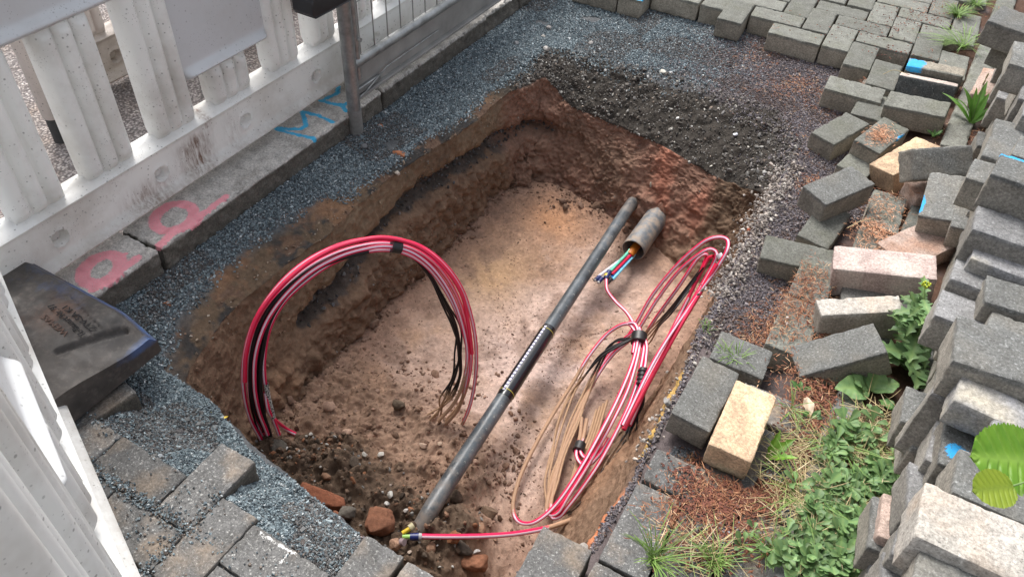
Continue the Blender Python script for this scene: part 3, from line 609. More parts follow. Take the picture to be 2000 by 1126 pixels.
# ================================================================== grit (crushed stone), nobody could count it
def inpoly(P, poly):
    x, y = P[:, 0], P[:, 1]; c = np.zeros(len(P), bool); n = len(poly)
    for i in range(n):
        x1, y1 = poly[i][:2]; x2, y2 = poly[(i+1) % n][:2]
        t = ((y1 > y) != (y2 > y)) & (x < (x2-x1)*(y-y1)/(y2-y1+1e-12)+x1); c ^= t
    return c
CUBE = np.array([(-1, -1, -1), (1, -1, -1), (1, 1, -1), (-1, 1, -1), (-1, -1, 1), (1, -1, 1), (1, 1, 1), (-1, 1, 1)], float)
CF = np.array([(3, 2, 1, 0), (4, 5, 6, 7), (0, 1, 5, 4), (1, 2, 6, 5), (2, 3, 7, 6), (3, 0, 4, 7)])
def rotm(n):
    q = rng.normal(size=(n, 4)); q /= np.linalg.norm(q, axis=1)[:, None]; a, b, c, d = q.T
    return np.stack([1-2*(c*c+d*d), 2*(b*c-a*d), 2*(b*d+a*c), 2*(b*c+a*d), 1-2*(b*b+d*d), 2*(c*d-a*b), 2*(b*d-a*c), 2*(c*d+a*b), 1-2*(b*b+c*c)], 1).reshape(n, 3, 3)
def grains(name, ctr, size, cols, mat, jit=.35, asp=(1., .72, .5), smooth=False):
    n = len(ctr); B = CUBE[None]*(1+rng.uniform(-jit, jit, (n, 8, 3))); B = B*np.array(asp)[None, None]*rng.uniform(.75, 1.25, (n, 1, 3))*size[:, None, None]*.5
    B = np.einsum('nij,nkj->nki', rotm(n), B)+ctr[:, None]
    F = (CF[None]+np.arange(n)[:, None, None]*8).reshape(-1, 4)
    me = mesh_np(name, B.reshape(-1, 3), F, mat, smooth, {'tint': ('FLOAT_COLOR', np.repeat(cols, 8, 0))}); return me
m = N('grit', .8, .4); c = m.mix(1., m.attr('tint'), m.ramp(m.noise(500, 2, .6, m.co('Pos')), [(.3, .75), (.7, 1.2)]), 'MULTIPLY'); m.base(c); GRIT = m.m
def pick(cols, w, n):
    c = np.array(cols)[rng.choice(len(cols), n, p=np.array(w)/sum(w))]; return c*rng.uniform(.7, 1.3, (n, 1))
blue = [(.17, .215, .235), (.11, .14, .16), (.26, .31, .33), (.42, .45, .46), (.065, .08, .09)]; bw = [5, 4, 3, 1, 2]
purp = [(.15, .135, .15), (.095, .085, .095), (.21, .185, .19), (.30, .25, .22), (.13, .08, .065)]; pw = [5, 4, 3, 1, 1.5]
L0p = [(p[0], p[1]) for p in L0]
def field(n, x0, x1, y0, y1):
    P = np.stack([rng.uniform(x0, x1, n), rng.uniform(y0, y1, n), np.zeros(n)], 1); return P
rimpoly = A0[::6, :2]
P = np.concatenate([field(90000, -1.5, -1.1, .58, 2.75), field(98000, -1.5, .02, 2.5, 3.24), field(34000, -.28, .06, 1.42, 2.75), field(52000, -1.24, -.55, .38, .72)])
ins = inpoly(P, rimpoly); P = P[~ins]
P[:, 2] = hbed(P[:, 0], P[:, 1])
dens = fbm(P, 7, 3, 201)
x, y = P.T[:2]
side = ss(.10, .0, x+.0)*1.0
keep = (dens > -.62) & (rng.random(len(P)) < .98)
# fade out towards humus on the right and towards needles
keep &= ~((x > -.06) & (y < 2.1) & (rng.random(len(P)) < ss(-.08, .0, x)))
keep &= ~((y < .62) & (x > -.56))
for (xa, xb, ya, yb) in NR: keep &= ~((P[:, 0] > xa) & (P[:, 0] < xb) & (P[:, 1] > ya) & (P[:, 1] < yb) & (rng.random(len(P)) < .97))
P = P[keep]; x, y = P.T[:2]; n = len(P)
t = np.clip(ss(-.95, -.35, x+.12*fbm(P, 3, 2, 202))*ss(2.3, 2.55, y)+ss(-.4, -.25, x), 0, 1)
cb = pick(blue, bw, n); cp = pick(purp, pw, n); cols = np.where((rng.random(n) < t)[:, None], cp, cb)
dirt = (fbm(P, 5, 3, 203) > .12) & (rng.random(n) < .6); cols[dirt] = cols[dirt]*.45+np.array([.10, .06, .04])*.5
sz = rng.uniform(.0024, .0055, n)*(1+1.2*(rng.random(n) < .015)); P[:, 2] += rng.uniform(-.001, .005, n)
tag(link('grit_bed', grains('grit_bed', P, sz, cols, GRIT)), kind='stuff')
# grit spilled over the shoulders of the pit
idx = np.where((GREG == 1))[0]; xx = GV[idx, 0]; yy_ = GV[idx, 1]
fr = ((idx//NS)-75)/44.
pr = ss(np.where(yy_ < 1.4, .42, .85), .05, fr+.6*fbm(GV[idx], 6, 3, 210))*(yy_ < 2.45)+ss(.5, .0, fr+.4*fbm(GV[idx], 7, 3, 211))*(yy_ >= 2.45)
idx = idx[rng.random(len(idx)) < pr*.9]; n = len(idx)
P = GV[idx]+rng.normal(0, .002, (n, 3)); cols = pick(blue, bw, n); r_ = (P[:, 0] > -.6); cols[r_] = pick(purp, pw, r_.sum())
tag(link('grit_spill', grains('grit_spill', P, rng.uniform(.0035, .007, n), cols, GRIT)), kind='stuff')
# thin grit scattered over the near left pavers
P = field(9000, -1.28, -.62, .05, .50); d_ = fbm(P, 7, 3, 220); P = P[(rng.random(len(P)) < ss(-.05, .5, d_)*.38+.04)]
P = np.concatenate([P, np.array([-1.0, .378, 0])+rng.normal(0, 1, (700, 3))*[.11, .008, 0], np.array([-.85, .34, 0])+rng.normal(0, 1, (250, 3))*[.01, .07, 0]]); P = P[P[:, 1] < .47]; n = len(P); P[:, 2] = .0012
tag(link('grit_scatter', grains('grit_scatter', P, rng.uniform(.002, .005, n), pick(blue+[(.16, .13, .11)], bw+[5], n), GRIT)), kind='stuff')
# ================================================================== white plastic barriers
def plastic(name, col=(.78, .79, .78), dirt=.35, spk=.5, rust=True, tr=.25):
    m = N(name, .42, .5); p = m.co('Object'); rn = 0
    c = m.mix(m.ramp(m.noise(5, 5, .65, p), [(.46, 0.), (.74, dirt)]), col, (.36, .31, .25))
    sp = m.math('MULTIPLY', m.ramp(m.vor(62, p), [(.10, 1.), (.17, 0.)]), m.ramp(m.noise(7, 3, .6, p), [(.36, 0.), (.5, spk)]))
    sp2 = m.math('MULTIPLY', m.ramp(m.vor(150, p), [(.13, 1.), (.2, 0.)]), m.ramp(m.noise(11, 3, .6, p), [(.48, 0.), (.6, spk)]))
    c = m.mix(m.math('MAXIMUM', sp, sp2), c, (.06, .055, .05))
    st = m.attr('stain', 'Fac'); mp = m.n('ShaderNodeMapping'); m.l(p, mp.inputs[0]); mp.inputs['Scale'].default_value = (1, 1, .22)
    k = m.math('MULTIPLY', st, m.ramp(m.noise(75, 5, .75, mp.outputs[0]), [(.38, 0.), (.62, 1.)])); c = m.mix(k, c, (.16, .075, .04))
    gr = m.attr('grime', 'Fac'); c = m.mix(m.math('MULTIPLY', gr, m.ramp(m.noise(30, 5, .7, p), [(.35, .25), (.7, 1.)])), c, (.33, .28, .22))
    m.base(c); m.rough(m.ramp(m.noise(20, 3, .6, p), [(.3, .34), (.7, .6)])); m.bump(m.noise(70, 3, .6, p), .12, .001)
    t = m.n('ShaderNodeBsdfTranslucent'); m.l(c, t.inputs[0]); ms = m.n('ShaderNodeMixShader'); ms.inputs[0].default_value = tr
    out = m.t.nodes['Material Output']; m.l(m.b.outputs[0], ms.inputs[1]); m.l(t.outputs[0], ms.inputs[2]); m.l(ms.outputs[0], out.inputs[0]); return m.m
PL = plastic('white_plastic', (.87, .875, .86), .5, tr=.28); PLD = plastic('dirty_plastic', (.66, .60, .56), .8, .9); PLG = plastic('grey_sheeting', (.62, .635, .65), .2, .35, tr=.08)
def slab(name, u, v, wf, thick, mat, parent, stain=None, grime=None, wb=None):
    "solid plate: front relief wf(U,V) along local +X, u along local Y, v up"
    U, W_ = np.meshgrid(u, v, indexing='ij'); f = wf(U, W_); bk = (-f if wb is None else wb(U, W_))
    nu, nv = U.shape
    Fr = np.stack([f+thick/2, U, W_], -1).reshape(-1, 3); Bk = np.stack([bk-thick/2, U, W_], -1).reshape(-1, 3)
    i = np.arange(nu-1)[:, None]*nv; j = np.arange(nv-1)[None]; q = np.stack([i+j, i+nv+j, i+nv+j+1, i+j+1], -1).reshape(-1, 4)
    n = nu*nv; Fs = [q, q[:, ::-1]+n]
    def strip(a): a = np.array(a); Fs.append(np.stack([a[:-1], a[1:], a[1:]+n, a[:-1]+n], -1)[:, ::-1])
    strip([k for k in range(nv)][::-1]); strip([(nu-1)*nv+k for k in range(nv)]); strip([k*nv for k in range(nu)]); strip([k*nv+nv-1 for k in range(nu)][::-1])
    V = np.concatenate([Fr, Bk]); F = np.concatenate(Fs)
    at_ = {'stain': ('FLOAT', np.zeros(len(V)) if stain is None else stain(V)), 'grime': ('FLOAT', np.zeros(len(V)) if grime is None else grime(V))}
    o = link(name, mesh_np(name, V, F, mat, True, at_), parent); o.data.set_sharp_from_angle(angle=math.radians(55)); return o
def lin(a, b, s): return np.linspace(a, b, max(2, int(round((b-a)/s))+1))
def barrier(loc, rz, L, columns, panels, dimples, label, mat=PL, group='white barrier sections round the pit', stain=None, top=1.0, sheet=None, z0=.02, grimy=None):
    t = tag(empty('barrier', loc, rz), label, 'barrier', group)
    h0, h1 = z0, z0+.18
    def rail(U, V):
        v = V-h0; w = .002+.024*np.exp(-((v-.022)/.013)**2)+.019*np.exp(-((v-.160)/.009)**2)-.020*ss(.166, .18, v)-.014*ss(.008, 0, v)
        for d in dimples:
            r = np.hypot(U-d, V-(h0+.083)); w = w-.034*ss(.0215, .013, r)+.004*np.exp(-((r-.0235)/.004)**2)
        return w
    slab('bottom_rail', lin(0, L, .0055), lin(h0, h1, .0045), rail, .045, mat, t, stain, (lambda V: ss(.055, .0, V[:, 2]-h0-.01)*.6) if grimy is None else grimy)
    for (a, b, vt) in columns:
        mid = (a+b)/2; hw = (b-a)/2
        def col_(U, V, mid=mid, hw=hw, vt=vt, a=a, b=b):
            e = np.minimum(V-(h1-.012), vt-V)
            x = (U-mid)/hw; return (.027*np.sqrt(np.abs(np.cos(x*PI*1.5)))*(1-.15*np.abs(x))-.004)*ss(-.005, .03, e)+.004
        slab('picket', lin(a, b, .0035), np.concatenate([lin(h1-.012, h1+.04, .004), lin(h1+.05, vt-.05, .03) if vt-h1 > .15 else [], lin(vt-.04, vt, .004)]) if vt-h1 > .12 else lin(h1-.012, vt, .005), col_, .028, mat, t, stain)
    for (a, b, v0, v1, sm) in panels:
        def pan(U, V, a=a, b=b, v0=v0, v1=v1):
            e = np.minimum.reduce([U-a, b-U]); e2 = V-v0
            return .010+.020*np.exp(-((e2-.013)/.011)**2)*ss(.0, .012, e)
        slab('panel', lin(a, b, .008), np.concatenate([lin(v0, v0+.05, .004), lin(v0+.06, v1, .04)]), pan, .022, sm, t)
    def tr(U, V): return .012*np.exp(-((V-(top-.02))/.03)**2)+.004
    slab('top_rail', lin(0, L, .05), lin(top-.14, top, .02), tr, .04, mat, t)
    return t
def st1(V):
    u, v = V[:, 1], V[:, 2]; P = V*[0, 1, 1]
    r = np.exp(-((u-.66)/.05)**2)*ss(.17, .13, v)*ss(.03, .06, v)*1.0
    r = np.maximum(r, np.exp(-((u-.715)/.012)**2)*ss(.55, .2, v)*.9*(v > .15))
    r = np.maximum(r, .8*np.exp(-((u-.48)/.07)**2)*ss(.14, .05, v)); r = np.maximum(r, .55*ss(.07, .02, v)*ss(.2, .35, u)*ss(1.3, 1.0, u)); r = np.maximum(r, .35*np.exp(-((u-.80)/.03)**2)*ss(.18, .1, v)); return r
B1Y = .52
b1 = barrier((-1.64, B1Y, 0), 0, 2.2, [(a-B1Y, b-B1Y, c) for a, b, c in [(.67, .802, .585), (.868, 1.005, .585), (1.085, 1.213, .88), (1.287, 1.424, .315), (1.512, 1.628, .88), (1.70, 1.80, .88), (1.885, 2.0, .88), (2.08, 2.2, .88), (2.29, 2.41, .88), (2.5, 2.62, .88)]],
    [(.005, 1.087-B1Y, .575, .88, PLG), (1.211-B1Y, 1.514-B1Y, .305, .88, PLG)], [.745-B1Y, 1.058-B1Y, 1.373-B1Y+.0, 1.688-B1Y, 2.003-B1Y], 'long white plastic barrier with a rust-brown stain, standing along the kerb', PL, stain=st1, z0=.022)
dx, dy = .664, -.288; ang = math.atan2(dy, dx)-PI/2
b2 = barrier((-1.575, .535, 0), ang, 2.1, [(.10, .22, .60), (.29, .41, .60), (.48, .60, .88), (.68, .80, .45), (.88, 1.0, .88), (1.08, 1.2, .88), (1.3, 1.42, .88), (1.55, 1.67, .88)],
    [(.005, .48, .575, .88, PLG), (.6, .88, .43, .88, PLG)], [.19, .53, .87, 1.21, 1.55], 'bleached white barrier at the left edge, seen from its top close to the camera', PL, z0=.035)
b3 = barrier((-2.31, 1.30, -.045), 0, 1.1, [(.06, .17, .6), (.25, .37, .6), (.45, .57, .88), (.65, .77, .88), (.85, .97, .88)], [(.0, .45, .575, .88, PLD)], [.17, .5, .83], 'dirty speckled barrier standing on the road behind the first one', PLD, z0=.03,
    grimy=lambda V: np.full(len(V), .55))
# white post with a rubber foot on the road
RUB = simple('black_rubber', (.05, .05, .05), .75); t = tag(empty('marker_post', (-2.19, 1.147, -.045)), 'off-white post with a dark rubber end standing on the road behind the pickets', 'post')
MB().tube([(0, 0, 0), (0, 0, .003), (0, 0, .085)], .026, 24).build('rubber_end', RUB, t)
b = MB(); b.tube([(0, 0, .085), (0, 0, .09), (0, 0, .3), (0, 0, .31), (0, 0, .9)], [.029, .031, .031, .033, .033], 28)
o = b.build('shaft', PLD, t)
MB().tube([(.029, -.008, .105), (.0335, -.0095, .105)], .006, 12).build('bolt_hole', RUB, t)
# ------------------------------------------------------------------ galvanised mesh fence
m = N('galvanised_steel', .42, .5); m.b.inputs['Metallic'].default_value = .75; m.base(m.ramp(m.noise(18, 5, .7), [(.3, (.20, .205, .20)), (.7, (.42, .43, .43))])); m.rough(m.ramp(m.noise(30, 3), [(.3, .38), (.7, .62)])); GAL = m.m
BLK = simple('black_plastic', (.022, .022, .024), .4)
PLATE = simple('grey_plate', (.27, .265, .25), .6, nz=.15, sc=9)
t = tag(empty('mesh_fence', (-1.49, 1.71, -.083)), 'galvanised wire mesh fence with its round post rammed beside the kerb', 'fence')
z0 = .083
MB().tube([(0, 0, 0), (0, 0, 1.1)], .021, 28).build('post', GAL, t)
MB().tube([(0, 0, .0), (0, 0, .098)], .0222, 28).build('post_sleeve', simple('dull_zinc', (.21, .21, .20), .6), t)
MB().tube([(-.012, .052, z0+.10), (-.012, .052, 1.1)], .011, 14).build('side_tube', GAL, t)
MB().tube([(-.012, .03, z0+.155), (-.012, 1.9, z0+.155)], .0165, 20).build('bottom_tube', GAL, t)
b = MB()
for k in range(26): b.tube([(-.014, .075+.072*k, z0+.165), (-.014, .075+.072*k, 1.1)], .0022, 7)
for k in range(4): b.tube([(-.014, .05, z0+.34+.2*k), (-.014, 1.9, z0+.34+.2*k)], .0022, 7)
b.build('wire_mesh', GAL, t)
b = MB(); b.box((-.018, .02, z0+.045), (-.012, 1.9, z0+.142)); b.box((-.02, .02, z0+.036), (.004, 1.9, z0+.046)); o = b.build('skirt_plate', PLATE, t, bevel=.002)
b = MB(); b.box((-.011, .024, z0+.052), (.0, .15, z0+.072)); o = b.build('bracket', GAL, t, bevel=.003)
b = MB(); b.tube([(.003, .03, z0+.046), (.004, .06, z0+.05), (.001, .18, z0+.085), (-.006, .5, z0+.083)], .0025, 8).build('loose_wire', GAL, t)
MB().tube([(.004, .05, z0+.235), (.012, .05, z0+.235)], .007, 12).build('bolt', GAL, t)
# black clamp round the post
b = MB(); pr = [(-.045, -.16), (.03, -.16), (.036, .03), (.03, .075), (-.045, .075)]
for zz, s_ in ((.475, .96), (.482, 1.), (.51, 1.), (.517, .96)):
    pass
G = np.array([[(x*s_, y*s_-.0, zz) for (x, y) in pr] for zz, s_ in ((.47, .94), (.478, 1.), (.515, 1.), (.523, .94))]); b.grid(G, close_v=True); b.F.append(tuple(range(4, -1, -1))); b.F.append(tuple(range(15, 20))); cl = b.build('clamp', BLK, t, bevel=.004)
b = MB(); b.box((-.03, -.12, .523), (.022, .05, .545)); b.build('clamp_plate', GAL, cl, bevel=.003)
MB().tube([(.03, .06, .50), (.05, .075, .498), (.052, .085, .49)], .004, 8).build('clamp_screw', GAL, cl)
# ================================================================== recycled rubber foot block
m = N('foot_rubber', .62, .45); p = m.co('Object')
c = m.ramp(m.noise(9, 6, .65, p), [(.3, (.03, .028, .027)), (.62, (.085, .074, .066)), (.8, (.16, .125, .10))])
c = m.mix(m.ramp(m.noise(55, 4, .7, p), [(.5, 0.), (.75, .35)]), c, (.22, .19, .17))
pb = m.attr('bluewash', 'Fac'); c = m.mix(m.ramp(m.math('ADD', pb, m.math('MULTIPLY', m.math('SUBTRACT', m.noise(20, 5, .7, p), .5), .9)), [(.38, 0.), (.95, .8)]), c, (.05, .13, .34))
rs = m.attr('rustwash', 'Fac'); c = m.mix(m.math('MULTIPLY', rs, m.ramp(m.noise(26, 4, .7, p), [(.35, 0.), (.7, .6)])), c, (.30, .13, .07))
m.base(c); m.rough(m.ramp(m.noise(24, 4, .6, p), [(.3, .42), (.7, .75)])); b_ = m.bump(m.noise(40, 5, .7, p), .3, .002); FOOT = m.m
fx0, fx1, fy0, fy1, fh = -1.80, -1.226, .05, .665, .098
nx, ny = 180, 190
def fh_(X, Y):
    ex = fx1-X; ey = fy1-Y
    h = fh*(1-.0*X)
    bev = ss(0, .055, ex)*.45+.55*ss(-.035, .004, ex)
    h = fh*(1-(.42-.34*ss(.62, .42, Y))*(1-ss(-.01, .10+.05*ss(.62, .35, Y), ex)))          # falls towards the pit side
    h = h-.018*(1-ss(.0, .018, ey))
    slotc = Y-(.555-.30*(X+1.30)*0-.0); 
    return h
X, Y = np.meshgrid(np.linspace(fx0, fx1, nx), np.linspace(fy0, fy1, ny), indexing='ij')
Hh = fh_(X, Y)
# long slot and the recessed lettering field (raised frame), cut into the top
A_ = np.array(at(120, 700, .075)[:2]); B_ = np.array(at(246, 654, .065)[:2])
P2 = np.stack([X.ravel(), Y.ravel()], 1); d = segd(P2, [A_, B_]).reshape(X.shape); sg = ((P2-A_)@np.array([-(B_-A_)[1], (B_-A_)[0]])).reshape(X.shape)
Hh -= .012*ss(.010, .004, d)*(sg < .0015)
Fp = [tuple(at(*q, .098)[:2]) for q in [(100, 583), (134, 576), (196, 640)]]
d2 = segd(P2, Fp).reshape(X.shape); Hh -= .0022*ss(.0028, .001, d2)
fld = inpoly(P2, [tuple(at(*q, .098)[:2]) for q in [(100, 583), (134, 576), (196, 640), (150, 668), (75, 620)]]).reshape(X.shape); Hh -= .0015*fld
Hh += .0012*fbm(np.stack([X.ravel(), Y.ravel(), X.ravel()*0], 1), 14, 3, 300).reshape(X.shape)
mb = MB(); top = np.stack([X, Y, Hh], -1); n = X.size
Fs = []; i = np.arange(nx-1)[:, None]*ny; j = np.arange(ny-1)[None]; Fs.append(np.stack([i+j, i+ny+j, i+ny+j+1, i+j+1], -1).reshape(-1, 4))
Vt = top.reshape(-1, 3)
border = [k for k in range(ny)][::-1]+[a_*ny for a_ in range(1, nx)]+[(nx-1)*ny+k for k in range(1, ny)]+[a_*ny+ny-1 for a_ in range(nx-2, 0, -1)]
Vb = Vt[border].copy(); rowsV = [Vt]; prev = np.array(border); base = n
for s_ in (.75, .5, .25, 0):
    q = Vb.copy(); q[:, 2] = Vb[:, 2]*s_+.004*(1-s_); out = q[:, :2]-np.array([(fx0+fx1)/2, (fy0+fy1)/2]); q[:, :2] += out/np.linalg.norm(out, axis=1)[:, None]*.001*(1-s_)
    rowsV.append(q); cur = base+np.arange(len(border)); base += len(border)
    Fs.append(np.stack([prev, np.roll(prev, -1), np.roll(cur, -1), cur], -1)[:, ::-1]); prev = cur
V = np.concatenate(rowsV); F = np.concatenate(Fs)
bl = .75*np.maximum(ss(.03, .0, np.abs(fy1-V[:, 1]))*ss(-1.6, -1.45, V[:, 0]), ss(.03, .0, fx1-V[:, 0])*ss(.50, .64, V[:, 1]))*ss(.02, .05, V[:, 2])
bl = np.maximum(bl, .42*ss(.16, .03, fy1-V[:, 1])*ss(-1.30, -1.42, V[:, 0])*(V[:, 2] > .05))
ru = np.exp(-((V[:, 0]+1.42)/.05)**2-((V[:, 1]-.58)/.04)**2)*.9+np.exp(-((V[:, 0]+1.50)/.06)**2-((V[:, 1]-.5)/.03)**2)*.7
ft = tag(link('foot_block', mesh_np('foot_block', V, F, FOOT, True, {'bluewash': ('FLOAT', bl), 'rustwash': ('FLOAT', ru)})), 'black recycled foot block with blue edges and embossed lettering where the barriers meet', 'foot block')
ft.data.set_sharp_from_angle(angle=math.radians(50)); ft.location.z = .002
def text(body, p0, p1, hgt, z, mat, parent, name='lettering', ext=.0012):
    cu = bpy.data.curves.new(name, 'FONT'); cu.body = body; cu.size = 1; cu.extrude = 0
    o = bpy.data.objects.new(name, cu); dg = bpy.context.evaluated_depsgraph_get(); COL.objects.link(o); dg = bpy.context.evaluated_depsgraph_get()
    me = bpy.data.meshes.new_from_object(o.evaluated_get(dg)); bpy.data.objects.remove(o)
    n = len(me.vertices); co = np.zeros(n*3); me.vertices.foreach_get('co', co); co = co.reshape(-1, 3)
    w_ = co[:, 0].max()-co[:, 0].min(); co[:, 0] -= co[:, 0].min()
    p0 = np.array(p0[:2]); p1 = np.array(p1[:2]); L = np.linalg.norm(p1-p0); co[:, 0] *= L/w_; co[:, 1] *= hgt/.7
    me.vertices.foreach_set('co', co.ravel()); me.materials.clear(); me.materials.append(mat)
    o = link(name, me, parent); a = math.atan2(*(p1-p0)[::-1]); o.location = (p0[0], p0[1], z); o.rotation_euler = (0, 0, a)
    sm = o.modifiers.new('solid', 'SOLIDIFY'); sm.thickness = ext; sm.offset = 1; return o
LET = simple('letter_rubber', (.016, .015, .016), .7)
LETR = simple('letter_rubber_worn', (.13, .07, .05), .6)
def tl(body, a, b, mat=LET): return text(body, at(*a, .10), at(*b, .10), .0135, .0995, mat, ft)
tl('ZTV-SA K1', (190, 641), (132, 597)); tl('TL-Bauart Nr. 97', (170, 654), (104, 593)); tl('WEMAS', (137, 651), (90, 613), LETR)
# ================================================================== ducts, pipe, conduit
def catmull(pts, step=.006, closed=False):
    P = [np.array(p, float) for p in pts]; P = [2*P[0]-P[1]]+P+[2*P[-1]-P[-2]]; out = []
    for k in range(1, len(P)-2):
        p0, p1, p2, p3 = P[k-1:k+3]; n = max(2, int(np.linalg.norm((p2-p1)[:3])/step))
        for t in np.linspace(0, 1, n, endpoint=False):
            out.append(.5*((2*p1)+(-p0+p2)*t+(2*p0-5*p1+4*p2-p3)*t*t+(-p0+3*p1-3*p2+p3)*t**3))
    out.append(P[-2]); return np.array(out)
def duct(name, pts, r, mat, parent=None, mud=None, n=10, ref=(0, 0, 1), hollow=False):
    "pts rows x,y,z[,mud]; stripe centred on the ref side"
    if r < .0045 and len(pts) > 5: pts = [tuple(pts[0])]+[(p[0]+rnd.gauss(0, .0035), p[1]+rnd.gauss(0, .0035), p[2]+abs(rnd.gauss(0, .002)))+tuple(p[3:]) for p in pts[1:-1]]+[tuple(pts[-1])]
    C_ = catmull(pts); P = C_[:, :3]; md = C_[:, 3] if C_.shape[1] > 3 else np.zeros(len(P))
    T = np.gradient(P, axis=0); T /= np.linalg.norm(T, axis=1)[:, None]; ref = np.array(ref, float)
    s_ = ref[None]-(T@ref)[:, None]*T; l = np.linalg.norm(s_, axis=1)[:, None]; s_ /= np.maximum(l, 1e-6); b = np.cross(T, s_)
    a = np.linspace(0, 2*PI, n, endpoint=False); R_ = (r*(1+0*P[:, 0]))[:, None, None]
    V = P[:, None]+R_*(np.cos(a)[None, :, None]*s_[:, None]+np.sin(a)[None, :, None]*b[:, None]); m_ = len(P)
    i = np.arange(m_-1)[:, None]*n; j = np.arange(n)[None]; j2 = (j+1) % n; F = np.stack([i+j, i+j2, i+n+j2, i+n+j], -1).reshape(-1, 4)
    V = V.reshape(-1, 3)
    c0 = len(V); V = np.concatenate([V, P[:1], P[-1:]]); caps = [(c0, (k+1) % n, k, k) for k in range(n)]+[(c0+1, (m_-1)*n+k, (m_-1)*n+(k+1) % n, (m_-1)*n+(k+1) % n) for k in range(n)]
    st = np.concatenate([np.tile(np.cos(a), m_), [-1, -1]]); mu = np.concatenate([np.repeat(md, n), [0, 0]])
    me = mesh_np(name, V, F[:, ::-1], mat, True, {'stripe': ('FLOAT', st), 'mud': ('FLOAT', mu)})
    return link(name, me, parent)
def ductmat(name, a, b, w0=.66, w1=.78, rough=.42):
    m = N(name, rough, .3); p = m.co('Pos'); st = m.attr('stripe', 'Fac'); c = m.mix(m.ramp(st, [(.5+w0/2, 0.), (.5+w1/2, 1.)]), a, b)
    c = m.mix(m.ramp(m.noise(120, 4, .7, p), [(.66, 0.), (.76, .35)]), c, (.34, .24, .17))
    mu = m.attr('mud', 'Fac'); k = m.ramp(m.math('ADD', mu, m.math('MULTIPLY', m.math('SUBTRACT', m.noise(70, 4, .7, p), .5), m.math('MULTIPLY', mu, 1.6))), [(.35, 0.), (.6, .97)])
    c = m.mix(k, c, m.mix(m.noise(90, 3, .6, p), (.44, .29, .18), (.30, .185, .115))); m.base(c); m.rough(m.math('MULTIPLY_ADD', k, .5, rough)); m.bump(m.math('MULTIPLY', k, m.noise(300, 3, .7, p)), .4, .002); return m.m
# ramp input runs -1..1 -> remap by using only the positive half
RED = ductmat('red_duct', (.66, .008, .075), (.76, .56, .66)); BLKD = ductmat('black_duct', (.012, .011, .012), (.016, .015, .016)); RED2 = ductmat('plain_red_duct', (.72, .008, .055), (.78, .05, .12), .5, .9)
TANM = ductmat('muddy_cord', (.05, .035, .03), (.05, .035, .03), rough=.6)
TAPE = simple('black_tape', (.015, .015, .016), .45)
def band(pa, pb, c, r, parent, mat=TAPE, name='tape_band', n=20, sx=1.):
    b = MB(); b.tube([pa, pb], r, n); o = b.build(name, mat, parent); return o
RV = Vector
def ring_pts(px, zf, mudf=None, off=(0, 0, 0)):
    out = []
    for k, (x, y) in enumerate(px):
        z = zf(k, x, y) if callable(zf) else zf[k]; v = at(x, y, z)+Vector(off); out.append((v.x, v.y, v.z, (mudf(k, x, y) if mudf else 0)))
    return out
# ---- left coil: an upright bundle leaning on the left wall. plane through the two feet
FA = at(505, 855, -.37); FB = at(850, 830, -.48); hd = Vector((FB.x-FA.x, FB.y-FA.y, 0)).normalized(); nrmv = Vector((hd.y, -hd.x, 0))     # towards the pit
lean = .10
nrmp = (nrmv+Vector((0, 0, lean))).normalized()
def onplane(px, py, off=0.):
    d = (CR_*((px-1000)/FPX)+CD_*((py-563)/FPX)+_f); o_ = Vector((0, 0, HC)); q = FA+nrmp*off; t = (q-o_).dot(nrmp)/d.dot(nrmp); return o_+d*t
CO = tag(empty('duct_coil', (FA.x, FA.y, FA.z)), 'upright coil of red and white striped ducts leaning on the left pit wall', 'cable coil', 'coils of ducts in the pit')
def rel(o, e): o.parent = e; o.matrix_parent_inverse = Matrix.Translation(-e.location); return o
def pl(px, off, mud=None):
    return [(*onplane(x, y, off), (mud[k] if mud else 0)) for k, (x, y) in enumerate(px)]
rf = -_f
A = [(512, 862), (488, 815), (476, 760), (477, 700), (492, 640), (522, 585), (566, 535), (620, 497), (685, 472), (750, 466), (812, 477), (862, 510), (900, 560), (921, 620), (930, 680), (928, 740), (915, 800), (890, 850), (862, 890), (832, 925)]
rel(duct('duct', pl(A, .0, [0]*15+[0, .3, .8, 1, 1]), .0052, RED, None, ref=rf), CO)
B = [(517, 855), (496, 810), (486, 755), (489, 690), (508, 630), (545, 575), (595, 528), (650, 497), (705, 480), (755, 475), (808, 487), (855, 520), (890, 572), (910, 630), (920, 690), (915, 740), (900, 785), (872, 820)]
rel(duct('duct', pl(B, -.012, [0]*14+[.1, .5, .9, 1]), .0052, RED, None, ref=rf), CO)
Cc = [(523, 848), (505, 800), (497, 750), (500, 690), (520, 630), (556, 578), (606, 532), (660, 502), (712, 486), (760, 481), (808, 494), (850, 528), (884, 580), (905, 640), (913, 695), (905, 745), (888, 785), (856, 822)]
rel(duct('duct', pl(Cc, .012, [0]*14+[.3, .7, 1, 1]), .0052, RED, None, ref=rf), CO)
D = [(545, 848), (528, 800), (518, 750), (516, 700), (527, 640), (556, 588), (602, 545), (652, 512), (706, 493), (760, 488), (806, 501), (846, 533), (880, 584), (903, 640), (915, 700), (910, 750), (894, 800), (862, 835)]
rel(duct('duct', pl(D, .004, [0]*13+[0, .1, .4, .9, 1]), .0052, RED, None, ref=rf), CO)
E_ = [(478, 745), (481, 690), (500, 625), (536, 572), (590, 522), (645, 488), (700, 470), (755, 464), (815, 480), (866, 520), (902, 575), (916, 640), (922, 690)]
rel(duct('duct', pl(E_, .010), .0052, RED2, None, ref=rf), CO)
